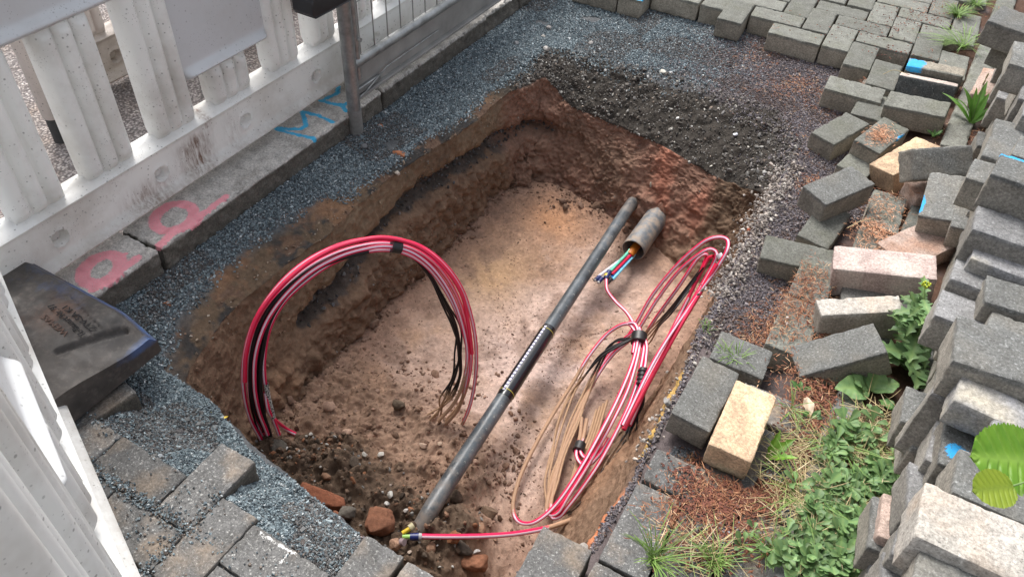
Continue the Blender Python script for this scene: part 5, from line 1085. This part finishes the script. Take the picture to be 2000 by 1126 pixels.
single('clay_clod', (714, 830), -.45, (.04, .03, .03), (0, .1, .8), (.24, .15, .105), 'smooth brown clod inside the foot of the upright coil', 'clod', GC, seed=13)
single('clay_clod', (1292, 418), -.40, (.13, .09, .10), (.1, .1, .3), (.23, .12, .085), 'mass of reddish clay slumped round the back end of the wide conduit', 'clod', GC, seed=15, facets=3).location = m0+axc*.235+Vector((.01, 0, .005))
single('clay_clod', (545, 870), -.36, (.055, .045, .03), (.1, .1, .2), (.12, .105, .088), 'grey crumbly heap where the upright coil enters the rubble', 'clod', GC, seed=14)
for k, (px, z, d, c_, lb) in enumerate([((744, 886), -.38, (.022, .016, .012), (.50, .47, .42), 'pale stone on the dark rubble left of another pale one'), ((712, 887), -.38, (.017, .015, .012), (.42, .40, .36), 'smaller pale stone on the dark rubble'), ((826, 868), -.46, (.025, .018, .014), (.46, .33, .25), 'pinkish stone at the edge of the brown clods'),
        ((858, 866), -.46, (.018, .014, .010), (.44, .32, .24), 'pink stone by the muddy duct end'), ((762, 964), -.32, (.022, .015, .013), (.50, .48, .44), 'whitish pebble above the big reddish clod'), ((756, 983), -.32, (.012, .020, .012), (.52, .50, .47), 'white upright chip below the whitish pebble'),
        ((793, 996), -.33, (.011, .018, .010), (.50, .46, .42), 'pale chip right of the big reddish clod'), ((912, 1069), -.33, (.010, .016, .008), (.55, .54, .52), 'white chip below the crossing duct'), ((930, 1076), -.36, (.010, .022, .010), (.54, .52, .50), 'second white chip standing below the crossing duct'),
        ((777, 338), -.11, (.018, .017, .014), (.50, .44, .38), 'round beige pebble stuck in the top edge of the left wall'), ((1072, 56), -.078, (.026, .022, .018), (.30, .28, .27), 'grey-pink round stone on the far grit'), ((1066, 97), -.08, (.034, .022, .016), (.44, .42, .40), 'light flat stone at the far left corner of the pit'),
        ((1008, 86), -.078, (.030, .020, .016), (.22, .22, .23), 'grey stone on the grit near the fence end'), ((1154, 85), -.078, (.020, .018, .014), (.38, .36, .34), 'small pale stone in the blue far grit'), ((1061, 72), -.078, (.017, .015, .012), (.46, .43, .39), 'pale stone below the grey-pink round one'),
        ((1294, 142), -.085, (.022, .032, .018), (.60, .57, .50), 'white pointed stone on the dark bank'), ((1308, 145), -.085, (.026, .022, .016), (.42, .42, .43), 'light grey stone beside the white pointed one'), ((1436, 262), -.15, (.014, .024, .012), (.72, .74, .80), 'small bright white stone low on the dark bank'),
        ((712, 288), -.072, (.026, .020, .018), (.16, .165, .17), 'dark stone on the grit at the foot of the steel post'), ((350, 847), -.072, (.028, .020, .018), (.085, .085, .09), 'black stone with a red speck on the near left grit'), ((232, 835), -.070, (.024, .018, .014), (.36, .34, .31), 'pale stone in the grit beside the paver corner'),
        ((1303, 787), -.07, (.022, .018, .014), (.27, .26, .25), 'flat grey stone at the right rim below the yellow sand'), ((1140, 1072), -.12, (.026, .020, .018), (.33, .30, .27), 'rounded grey stone in the gap between the two bottom pavers'),
        ((1537, 621), .002, (.011, .009, .008), (.60, .55, .50), 'tiny white pebble on the needle litter, upper of two'), ((1537, 633), .002, (.010, .009, .008), (.50, .46, .42), 'tiny white pebble on the needle litter, lower of two'), ((1462, 450), -.09, (.014, .012, .012), (.45, .11, .055), 'small red brick crumb in the pebbles of the right rim')]):
    single('stone', px, z, d, (rnd.uniform(-.3, .3), rnd.uniform(-.3, .3), rnd.uniform(0, 3)), c_, lb, 'stone', GST, STONE, seed=40+k, I=ico(3) if k == 0 else I4, dz=.2)
for k, (px, z, d, lb) in enumerate([((518, 424), -.09, (.03, .024, .018), 'orange clay lump on the shoulder of the left wall'), ((779, 302), -.09, (.05, .035, .025), 'rust-orange clay lump behind the beige pebble'), ((743, 246), -.08, (.022, .04, .014), 'flat pinkish clay smear on the grit beside the steel post'), ((327, 594), -.085, (.03, .026, .02), 'orange clay lump in the grit beside the kerb, nearest one')]):
    single('clay_clod', px, z, d, (0, 0, rnd.uniform(0, 3)), (.36, .15, .08), lb, 'clod', 'orange lumps in the left grit', seed=80+k, dz=.1)
# yellow scraps of warning tape
def strip_obj(name, pts, w, mat, th=.0006):
    b = MB(); G = [[tuple(Vector(p)-Vector(ww)*.5), tuple(Vector(p)+Vector(ww)*.5)] for p, ww in zip(pts, w)]; b.grid(np.array(G)); o = b.build(name, mat); s = o.modifiers.new('s', 'SOLIDIFY'); s.thickness = th; return o
q = [at(396, 790, -.09), at(408, 805, -.085), at(420, 814, -.1), at(436, 818, -.085)]; o = strip_obj('warning_tape_scrap', q, [(.012, .01, .0), (.016, .0, .012), (.02, .012, .0), (.014, .02, .01)], YEL); tag(o, 'crumpled yellow plastic scrap under the near left rim', 'plastic scrap')
q = [at(412, 823, -.10), at(424, 828, -.095), at(438, 832, -.105)]; o = strip_obj('warning_tape_scrap', q, [(.0, .02, .006), (.005, .03, .0), (.0, .018, .02)], YEL); tag(o, 'larger yellow plastic scrap half buried under the near left rim', 'plastic scrap')
# ================================================================== litter: needles, cone scales, dry grass
def blades(name, base, dirs, L, w, cols, mat, curve=.2, seg=3, up=None):
    "thin tapering strips; base (n,3) dirs (n,3) unit"
    n = len(base); t = np.linspace(0, 1, seg+1); upv = np.array([0, 0, 1.]); sdv = np.cross(dirs, upv+rng.normal(0, .3, (n, 3))); sdv /= np.linalg.norm(sdv, axis=1)[:, None]
    bend = np.cross(sdv, dirs); cu = rng.normal(0, 1, n)*curve if np.isscalar(curve) else curve
    P = base[:, None]+dirs[:, None]*t[None, :, None]*L[:, None, None]+bend[:, None]*(cu[:, None]*(t[None]**2))[..., None]*L[:, None, None]
    wd = (w[:, None]*np.array([.8]+[1]*(seg-1)+[.15])[None])[..., None]*sdv[:, None]*.5
    V = np.stack([P-wd, P+wd+bend[:, None]*w[:, None, None]*.25], 2).reshape(-1, 3)
    k = (seg+1)*2; f = np.array([(2*i, 2*i+1, 2*i+3, 2*i+2) for i in range(seg)]); F = (f[None]+np.arange(n)[:, None, None]*k).reshape(-1, 4)
    return mesh_np(name, V, F, mat, True, {'tint': ('FLOAT_COLOR', np.repeat(cols, k, 0))})
m = N('litter', .75, .3); m.base(m.attr('tint')); LIT = m.m
def ground_z(P):
    z = hbed(P[:, 0], P[:, 1])+.004; x, y = P[:, 0], P[:, 1]
    return z
def surf_z(P):
    "top of whatever paving lies there"
    z = ground_z(P)
    z = np.where((P[:, 0] > -.155) & (P[:, 0] < .15) & (P[:, 1] < 1.02), np.maximum(z, .0015), z); z = np.where((P[:, 0] > -.045) & (P[:, 0] < .16) & (P[:, 1] > 1.2) & (P[:, 1] < 1.85), np.maximum(z, .001), z)
    z = np.where((P[:, 0] > .06) & (P[:, 0] < .16) & (P[:, 1] > 1.86) & (P[:, 1] < 2.25), np.maximum(z, -.002), z)
    z = np.where((P[:, 0] > -.12) & (P[:, 0] < .02) & (P[:, 1] > 2.78) & (P[:, 1] < 2.99), np.maximum(z, -.028), z)
    z = np.where((P[:, 1] > 3.12), np.maximum(z, .003), z); return z
def pxfield(spots, n, z=0.):
    out = []
    for (x, y, rx, ry, k) in spots:
        c = rng.normal(0, 1, (int(n*k), 2))*[rx, ry]*.55+[x, y]
        out += [tuple(at(a, b, z)) for a, b in c]
    return np.array(out)
SP_N = [(1560, 590, 55, 60, 1.3), (1500, 620, 50, 50, .9), (1620, 690, 60, 40, .6), (1570, 750, 60, 60, .9), (1600, 820, 60, 50, .8), (1470, 960, 60, 45, 1.), (1400, 960, 70, 60, 1.), (1330, 1000, 70, 70, .7), (1560, 930, 60, 60, .6), (1440, 1040, 90, 60, .8), (1360, 870, 30, 25, .35), (1580, 540, 40, 30, .4), (1700, 440, 40, 30, .35), (1740, 385, 40, 20, .2),
        (1600, 320, 30, 20, .3), (1560, 130, 60, 25, .7), (1640, 160, 50, 30, .5), (1700, 150, 40, 25, .35), (1490, 75, 50, 25, .3), (1880, 260, 50, 20, .5), (1830, 170, 20, 50, .2), (1850, 20, 80, 25, .3), (1440, 215, 140, 60, .25), (1560, 250, 60, 40, .2), (1690, 860, 60, 60, .5), (1620, 630, 30, 60, .4)]
P = pxfield(SP_N, 620); P = P[~inpoly(P, rimpoly)]; P[:, 2] = surf_z(P)+rng.uniform(.0, .006, len(P)); n = len(P)
a = rng.uniform(0, 2*PI, n); D_ = np.stack([np.cos(a), np.sin(a), rng.normal(0, .13, n)], 1); D_ /= np.linalg.norm(D_, axis=1)[:, None]
tag(link('needle_litter', blades('needle_litter', P, D_, rng.uniform(.008, .019, n), rng.uniform(.0011, .0017, n), pick([(.24, .095, .05), (.34, .17, .09), (.16, .06, .035), (.46, .30, .18)], [4, 3, 3, 1.2], n), LIT, .15)), kind='stuff')
# needle piles on pavers
P = []
mw = LOOSE['L7'].matrix_basis
for q in range(420): P.append(tuple(mw@Vector((rng.normal(0, .018), rng.normal(-.01, .028), .038+abs(rng.normal(0, .002))))))
mw = LOOSE['L11'].matrix_basis
for q in range(7): P.append(tuple(mw@Vector((rng.uniform(-.08, -.03), rng.uniform(-.03, .03), .0385))))
for s_, k in (((.11, 2.02), 420), ((.10, 2.14), 160), ((.11, 1.93), 120)): P += [(s_[0]+rng.normal(0, .035), s_[1]+rng.normal(0, .025), .004+abs(rng.normal(0, .003))) for q in range(k)]
P = np.array(P); n = len(P); a = rng.uniform(0, 2*PI, n); D_ = np.stack([np.cos(a), np.sin(a), rng.normal(0, .1, n)], 1); D_ /= np.linalg.norm(D_, axis=1)[:, None]
tag(link('needle_piles', blades('needle_piles', P, D_, rng.uniform(.008, .017, n), rng.uniform(.0012, .0016, n), pick([(.52, .27, .16), (.42, .20, .11), (.60, .38, .25)], [3, 3, 2], n), LIT, .15)), kind='stuff')
# cone scales
P = pxfield([(1390, 985, 70, 45, 1.3), (1420, 1050, 80, 60, 1.), (1560, 880, 70, 55, 1.1), (1500, 960, 60, 40, .8), (1360, 1080, 60, 40, .5), (1690, 60, 90, 30, .22), (1800, 35, 70, 25, .35), (1730, 110, 60, 20, .12), (1610, 640, 30, 40, .25), (1600, 775, 40, 40, .4), (1330, 930, 30, 30, .2), (1560, 55, 90, 30, .04)], 430)
P = P[~inpoly(P, rimpoly)]; n = len(P); P[:, 2] = surf_z(P)+.003
tag(link('cone_scales', scatter('cone_scales', P, rng.uniform(.006, .010, n), pick([(.13, .045, .03), (.19, .075, .045), (.09, .035, .025)], [3, 2, 2], n), LIT, PR1, I1[1], asp=(1, .62, .4), flat=True)), kind='stuff')
# ================================================================== plants
def leafmat(name, a, b, vein=(.30, .42, .14), tr=.35, rough=.5):
    m = N(name, rough, .4); p = m.co('Object'); g = m.attr('vein', 'Fac'); oi = m.n('ShaderNodeObjectInfo').outputs['Random']
    c = m.mix(m.ramp(m.noise(40, 4, .6, p), [(.3, 0.), (.7, 1.)]), a, b); c = m.mix(m.math('MULTIPLY', g, .42), c, vein); tn = m.attr('tone', 'Fac'); c = m.mix(1., c, m.ramp(tn, [(0., .6), (1., 1.4)]), 'MULTIPLY'); m.base(c)
    t = m.n('ShaderNodeBsdfTranslucent'); m.l(c, t.inputs[0]); ms = m.n('ShaderNodeMixShader'); ms.inputs[0].default_value = tr; out = m.t.nodes['Material Output']
    m.l(m.b.outputs[0], ms.inputs[1]); m.l(t.outputs[0], ms.inputs[2]); m.l(ms.outputs[0], out.inputs[0]); return m.m
LG = leafmat('herb_leaf', (.065, .16, .045), (.12, .24, .075)); LGG = leafmat('plantain_leaf', (.08, .20, .03), (.14, .30, .05), (.25, .4, .1)); LGB = leafmat('hazel_leaf', (.10, .24, .015), (.16, .32, .025), (.30, .46, .09), .3, .42); LGR = leafmat('grass_blade', (.13, .24, .05), (.22, .33, .09)); LGW = leafmat('weed_leaf', (.11, .21, .085), (.20, .33, .13))
LGY = leafmat('yellowgreen_leaf', (.20, .29, .02), (.27, .35, .03), (.15, .22, .03), .35); STM = simple('green_stem', (.16, .26, .08), .55)
DRY = simple('dry_grass', (.45, .36, .20), .7)
def leaf_arr(L, W, shape='oval', nu=14, nv=7, fold=.25, droop=.25, serr=0, nser=14, wave=.0, veins=0, lob=0, twist=0, petiole=0.):
    "leaf along +X from origin, returns V (n,3), F, vein"
    u = np.linspace(0, 1, nu); v = np.linspace(-1, 1, nv)
    if shape == 'oval': w = np.sin(PI*np.clip(u, 0, 1)**.85)**.8
    elif shape == 'spoon': w = (np.clip(u, 0, 1)**1.3)*np.sin(PI*np.clip(u, 0, 1)**1.8)**.55*1.25+.10
    elif shape == 'lance': w = np.sin(PI*u**.8)**.9
    elif shape == 'round': w = np.sqrt(np.clip(1-(2*u-.94)**2, 0, 1))*np.where(u > .85, 1-(u-.85)**2*6, 1)
    w = np.maximum(w, .02); 
    if serr: w = w*(1+serr*(np.abs(((u*nser) % 1)-.5)*2-.5))
    if lob: w = w*(1-lob*(.5+.5*np.cos(2*PI*u*4.5))*ss(0, .15, u))
    U, V_ = np.meshgrid(u, v, indexing='ij'); Wd = w[:, None]*V_*W/2
    X = L*(U-droop*.25*U**3)+petiole*0; Z = fold*np.abs(Wd)-droop*L*U**2*.6+wave*W*np.sin(U*14+V_*2)*np.abs(V_)
    if veins:
        ph = (U*veins-np.abs(V_)*1.1); vv = np.exp(-((ph-np.round(ph))/.13)**2)*ss(0, .25, np.abs(V_)); Z = Z-vv*W*.026+.018*W*np.sin(ph*2*PI)*np.abs(V_)*0
    else: vv = 0*U
    vein = np.maximum(np.exp(-(V_*6*w[:, None]/max(.3, 1))**2), vv*.7)
    P = np.stack([X, Wd, Z], -1).reshape(-1, 3); i = np.arange(nu-1)[:, None]*nv; j = np.arange(nv-1)[None]
    return P, np.stack([i+j, i+nv+j, i+nv+j+1, i+j+1], -1).reshape(-1, 4), vein.ravel()
def leaves_obj(name, specs, mat, parent=None):
    "specs: list of (P,F,vein, Matrix4, tone)"
    Vs = []; Fs = []; ve = []; to = []; o = 0
    for P, F, vn_, Mx, tn in specs:
        A = np.array(Mx); Vs.append(P@A[:3, :3].T+A[:3, 3]); Fs.append(F+o); ve.append(vn_); to.append(np.full(len(P), tn)); o += len(P)
    me = mesh_np(name, np.concatenate(Vs), np.concatenate(Fs), mat, True, {'vein': ('FLOAT', np.concatenate(ve)), 'tone': ('FLOAT', np.concatenate(to))}); ob = link(name, me, parent); return ob
def TM(loc, az, el, roll=0): return Matrix.Translation(loc) @ Matrix.Rotation(az, 4, 'Z') @ Matrix.Rotation(-el, 4, 'Y') @ Matrix.Rotation(roll, 4, 'X')
# hazel twig in the foreground
hl = tag(empty('hazel_twig', tuple(at(2040, 900, .56))), 'hazel twig with one large and one small bright leaf at the right border', 'twig')
def facing_leaf(P, base_px, tip_px, z0, z1, roll=0.):
    a = at(*base_px, z0); b = at(*tip_px, z1); X = (b-a).normalized(); Zv = (Vector((0, 0, HC))-a).normalized(); Zv = (Zv*.75+Vector((0, 0, .35))).normalized(); Y = Zv.cross(X).normalized(); Zv = X.cross(Y); Mx = Matrix((X, Y, Zv)).transposed().to_4x4(); Mx.translation = a; return Mx, (b-a).length
_, Lg = facing_leaf(None, (2050, 925), (1902, 880), .60, .62)
P, F, ve = leaf_arr(1, .74, 'round', 120, 41, .12, .12, .10, 24, .0, 8); Mx, Ln = facing_leaf(None, (2045, 903), (1901, 888), .60, .63)
o = leaves_obj('leaf', [(P*Ln, F, ve, np.array(Mx), .5)], LGB); rel(o, hl)
P, F, ve = leaf_arr(1, .70, 'round', 90, 31, .12, .10, .09, 20, .0, 8); Mx, Ln = facing_leaf(None, (1980, 950), (1902, 957), .625, .64)
o = leaves_obj('leaf', [(P*Ln, F, ve, np.array(Mx), .5)], LGY); rel(o, hl)
rel(MB().tube([at(1978, 948, .62), at(2020, 935, .605), at(2062, 940, .598), at(2140, 950, .60)], .0012, 8).build('stem', STM), hl)
# plantain
def rosette(name, loc, n, L, W, shape, mat, label, cat, el=(.5, 1.1), az=None, seedk=0, group=None, droop=.35, stalks=0, **kw):
    g = random.Random(seedk); t = tag(empty(name, loc), label, cat, group); sp = []
    for k in range(n):
        P, F, ve = leaf_arr(L*g.uniform(.7, 1.1), W*g.uniform(.8, 1.1), shape, droop=g.uniform(.1, droop*1.6), **kw); a = az[k] if az else g.uniform(0, 2*PI)
        sp.append((P, F, ve, np.array(TM((g.uniform(-.004, .004), g.uniform(-.004, .004), 0), a, g.uniform(*el), g.uniform(-.4, .4))), g.random()))
    for k, s_ in enumerate(sp): leaves_obj('leaf', [s_], mat, t)
    for k in range(stalks):
        x, y, h = g.uniform(-.03, 0), g.uniform(-.01, .02), g.uniform(.13, .17); MB().tube([(0, 0, 0), (x*.5, y*.5, h*.6), (x, y, h)], .0009, 6).build('stalk', STM, t); MB().tube([(x, y, h), (x, y, h+.004), (x, y, h+.018), (x, y, h+.021)], [.0012, .0028, .0026, .001], 10).build('flower_spike', DRY, t)
    return t
pv = at(1897, 238, .0)
rosette('plantain', (pv.x, pv.y, -.005), 11, .145, .022, 'lance', LGG, 'ribwort plantain with long upright bright green leaves against the stack', 'plant', (.45, 1.25), [2.9, 2.6, 1.9, 1.5, 1.3, 1.0, 3.4, 3.9, 2.2, 1.7, .7], 5, nu=18, nv=7, stalks=2)
pv = at(1825, 262, 0); rosette('seedling', (pv.x, pv.y, -.01), 8, .035, .012, 'oval', LG, 'tiny green seedling in front of the lichen-spotted paver', 'plant', (.3, 1.1), None, 8)
pv = at(1512, 880, 0); rosette('dandelion', (pv.x-.01, pv.y-.03, .002), 4, .085, .024, 'lance', LGB, 'young bright green dandelion leaves beside the yellow-beige block', 'plant', (.3, .9), [1.5, .9, .2, 1.2], 9, lob=.35, nu=24)
# the tall weed with lobed leaves and a yellow bud
pv = at(1788, 735, 0); wt_ = tag(empty('ragwort', (pv.x, pv.y, -.01)), 'tall weed with deeply lobed leaves and a yellow bud beside the stack', 'plant')
g = random.Random(4); topw = at(1806, 560, .17)-Vector((pv.x, pv.y, -.01)); stem = [Vector((0, 0, 0)), topw*.35+Vector((-.008, 0, .01)), topw*.7+Vector((.003, 0, .008)), topw]
MB().tube(stem, [.0028, .0024, .002, .0014], 10).build('stem', STM, wt_)
for k in range(44):
    t = g.random()**1.25; base = topw*t*.92; L = .135*(1-.55*t)*g.uniform(.7, 1.15); a = g.uniform(0, 2*PI) if t < .5 else g.uniform(1.6, 5.2)
    P, F, ve = leaf_arr(L, L*.5, 'oval', 30, 7, .2, g.uniform(.1, .6), lob=.62, wave=.03); leaves_obj('leaf', [(P, F, ve, np.array(TM(base, a, g.uniform(-.1, .75), g.uniform(-.3, .3))), g.random())], LGW, wt_)
for k in range(9):
    a = g.uniform(0, 2*PI); q = topw+Vector((math.cos(a)*.007, math.sin(a)*.007, g.uniform(-.003, .008))); MB().tube([q, q+Vector((0, 0, .004)), q+Vector((0, 0, .008))], [.0012, .0028, .0022], 8).build('bud', simple('yellow_bud', (.42, .48, .03), .6) if k == 0 else bpy.data.materials['yellow_bud'], wt_)
for nm, px, n, L, W, kd, lb, sd_k in [('broadleaf_weed', (1700, 762), 5, .085, .062, 'oval', 'weed with broad crinkled leaves in front of the tilted dark paver', 21), ('broadleaf_weed', (1762, 712), 7, .06, .045, 'oval', 'broad dark green leaves at the foot of the tall weed', 22), ('broadleaf_weed', (1838, 610), 5, .04, .03, 'oval', 'round-leaved weed squeezed against the stack behind the yellow bud', 23), ('broadleaf_weed', (1742, 800), 4, .04, .03, 'oval', 'pair of small round leaves right of the crinkled weed', 24), ('broadleaf_weed', (1565, 765), 6, .032, .013, 'oval', 'small weed with narrow leaves right of the yellow-beige block', 25), ('broadleaf_weed', (1585, 815), 5, .028, .016, 'oval', 'small round-leaved weed under the narrow-leaved one', 26)]:
    pv = at(*px, 0); rosette(nm, (pv.x, pv.y, .0), n, L, W, kd, LG if sd_k > 22 else LGW, lb, 'plant', (.15, .8), None, sd_k, 'broad-leaved weeds beside the stack', veins=6 if n < 8 and L > .05 else 0, wave=.05, nu=26, nv=13)
# ground cover of small spoon-shaped leaves
sp = []; protos = [leaf_arr(1, .46, 'spoon', 9, 5, .3, d_) for d_ in (.05, .3, .6)]
P = pxfield([(1600, 1060, 75, 60, 1.5), (1690, 1030, 50, 60, .9), (1650, 950, 45, 45, .9), (1720, 930, 35, 50, .6), (1560, 1100, 80, 25, .8), (1700, 860, 50, 30, .45), (1630, 880, 25, 25, .35), (1660, 1100, 60, 30, .8), (1745, 975, 20, 60, .3), (1610, 990, 30, 30, .4)], 36)
P = P[(P[:, 0] > .07) & (P[:, 0] < .32)]
for q in P:
    x, y = q[:2]; nl_ = rnd.randint(5, 8); s0 = rnd.uniform(.55, 1.4); ph = rnd.uniform(0, 6)
    for k in range(nl_):
        Pp, F, ve = protos[rnd.randint(0, 2)]; L = rnd.uniform(.019, .034)*s0; sp.append((Pp*L, F, ve, np.array(TM((x, y, .004+rnd.uniform(0, .018)), ph+k*2.4, rnd.uniform(.0, .9), rnd.uniform(-.3, .3))), rnd.random()))
tag(leaves_obj('ground_cover', sp, LGW), kind='stuff')
# dry stems and thin grass woven through
P = pxfield([(1640, 1000, 90, 80, 1), (1700, 860, 60, 50, 1.4), (1560, 900, 70, 60, .7), (1560, 1000, 60, 60, .5), (1380, 1080, 80, 40, .3), (1660, 1060, 90, 70, 1.3)], 300); P = P[P[:, 0] < .32]; P[:, 2] = .004+rng.random(len(P))*.014; n = len(P); a = rng.uniform(0, 2*PI, n); D_ = np.stack([np.cos(a), np.sin(a), rng.uniform(-.05, .25, n)], 1); D_ /= np.linalg.norm(D_, axis=1)[:, None]
tag(link('dry_grass_mat', blades('dry_grass_mat', P, D_, rng.uniform(.03, .09, n), rng.uniform(.0008, .0014, n), pick([(.42, .33, .18), (.30, .24, .12), (.24, .30, .10), (.5, .42, .27)], [4, 3, 2, 2], n), LIT, .12, 5)), kind='stuff')
def tuft(px, n, L, label, spread=.5, mat=LGR, z=.0, lean=(0, 0), w=.0018, sd_=0):
    v = at(*px, z); t = tag(empty('grass_tuft', (v.x, v.y, z-.004)), label, 'grass tuft', 'grass tufts about the pavers'); g = np.random.default_rng(sd_)
    a = g.uniform(0, 2*PI, n); D_ = np.stack([np.cos(a)*spread+lean[0], np.sin(a)*spread+lean[1], np.ones(n)], 1); D_ /= np.linalg.norm(D_, axis=1)[:, None]; B_ = np.stack([g.normal(0, .006, n), g.normal(0, .006, n), 0*a], 1); Ls = L*g.uniform(.45, 1.1, n)
    seg = 7; tt = np.linspace(0, 1, seg+1); hz = D_*[1, 1, 0]; hz /= np.maximum(np.linalg.norm(hz, axis=1)[:, None], 1e-6)
    P = B_[:, None]+D_[:, None]*tt[None, :, None]*Ls[:, None, None]; P = P+(hz*1.0-np.array([0, 0, .75]))[:, None]*(tt**2.2)[None, :, None]*Ls[:, None, None]*.45*g.uniform(.4, 1.3, (n, 1, 1)); sd = np.cross(D_, hz+[0, 0, 1e-3]); sd /= np.maximum(np.linalg.norm(sd, axis=1)[:, None], 1e-6)
    wd = sd[:, None]*(np.array([1]*seg+[.1])*w*.5)[None, :, None]; V = np.stack([P-wd, P+wd], 2).reshape(-1, 3); k = (seg+1)*2; f = np.array([(2*i, 2*i+1, 2*i+3, 2*i+2) for i in range(seg)]); F = (f[None]+np.arange(n)[:, None, None]*k).reshape(-1, 4)
    me = mesh_np('blades', V, F, mat, True, {'vein': ('FLOAT', np.zeros(len(V))), 'tone': ('FLOAT', np.repeat(g.random(n), k))}); link('blades', me, t); return t
tuft((1275, 1092), 60, .10, 'bright grass tuft on the paver beside the bottom right of the pit', .55, z=.002, lean=(.2, .1), sd_=1)
tuft((1437, 705), 34, .05, 'short sparse grass tuft in the dark joint beside the pit rim, right one', .5, z=-.01, sd_=2); tuft((1418, 698), 22, .045, 'short sparse grass tuft in the dark joint beside the pit rim, left one', .5, z=-.01, sd_=3)
tuft((1880, 92), 90, .13, 'long pale grass bending over the far paving by the stack', 1.2, z=.0, lean=(-.5, .1), w=.0022, sd_=4); tuft((1395, 1100), 70, .06, 'low grass at the bottom edge right of the bright tuft', .5, z=.0, sd_=5)
tuft((1560, 965), 26, .10, 'straggling grass beside the black grit patch', .9, z=.0, lean=(0, -.2), sd_=6); tuft((1870, 30), 120, .07, 'mossy green grass at the top behind the paving', .9, z=.0, w=.0025, sd_=7); tuft((1905, 10), 90, .08, 'green grass at the very top right behind the paving', .9, z=.0, w=.0025, sd_=17); tuft((1380, 640), 12, .03, 'tiny dry tuft at the rim beside the yellow sand', .6, z=-.07, sd_=8); tuft((1545, 800), 20, .06, 'thin grass by the narrow-leaved small weed', .8, sd_=9)
tuft((1640, 870), 50, .09, 'loose grass between dandelion and ground cover', 1.1, sd_=10); tuft((1500, 1075), 40, .06, 'grass at the left border of the green ground cover', .7, sd_=11)
# long dry stalks
def stalk(pts, label, r=.0011):
    v = at(*pts[0]); t = MB().tube([Vector(q[:3]) for q in catmull([at(*p) for p in pts], .01)], r, 6).build('dry_stalk', DRY); tag(t, label, 'dry stalk', 'dry grass stalks')
stalk([(1640, 790, .03), (1700, 800, .045), (1740, 820, .03), (1765, 835, .01)], 'pale dry grass stalk arching over the weeds towards the stack')
stalk([(1725, 145, .01), (1745, 137, .03), (1765, 142, .03), (1792, 152, .01)], 'dry stalk on the needle-covered paver behind the tipped one')
stalk([(1655, 445, .05), (1680, 432, .03), (1705, 428, .02)], 'thin dry stalk between the slanted paver and the needle channel')
# black grit patch and a dead leaf
P = np.concatenate([pxfield([(1525, 915, 26, 16, 1.)], 500), pxfield([(1545, 1005, 18, 14, 1.)], 250), pxfield([(1340, 850, 24, 12, 1.)], 160), pxfield([(1400, 1060, 60, 40, 1)], 260)]); n = len(P); P[:, 2] = surf_z(P)+.002
tag(link('loose_grit', grains('loose_grit', P, rng.uniform(.0035, .007, n), pick([(.075, .085, .095), (.11, .12, .13), (.22, .23, .24)], [4, 3, 1], n), GRIT)), kind='stuff')
P_, F, ve = leaf_arr(.06, .024, 'oval', 16, 9, .5, .3, wave=.1); v = at(1575, 775, .006); o = leaves_obj('dead_leaf', [(P_, F, ve, np.array(TM((0, 0, 0), -1.2, .1)), .8)], leafmat('dead_leaf', (.36, .28, .20), (.46, .37, .27), (.3, .22, .15), .1)); o.location = v; tag(o, 'curled beige dead leaf below the tilted dark paver', 'dead leaf')
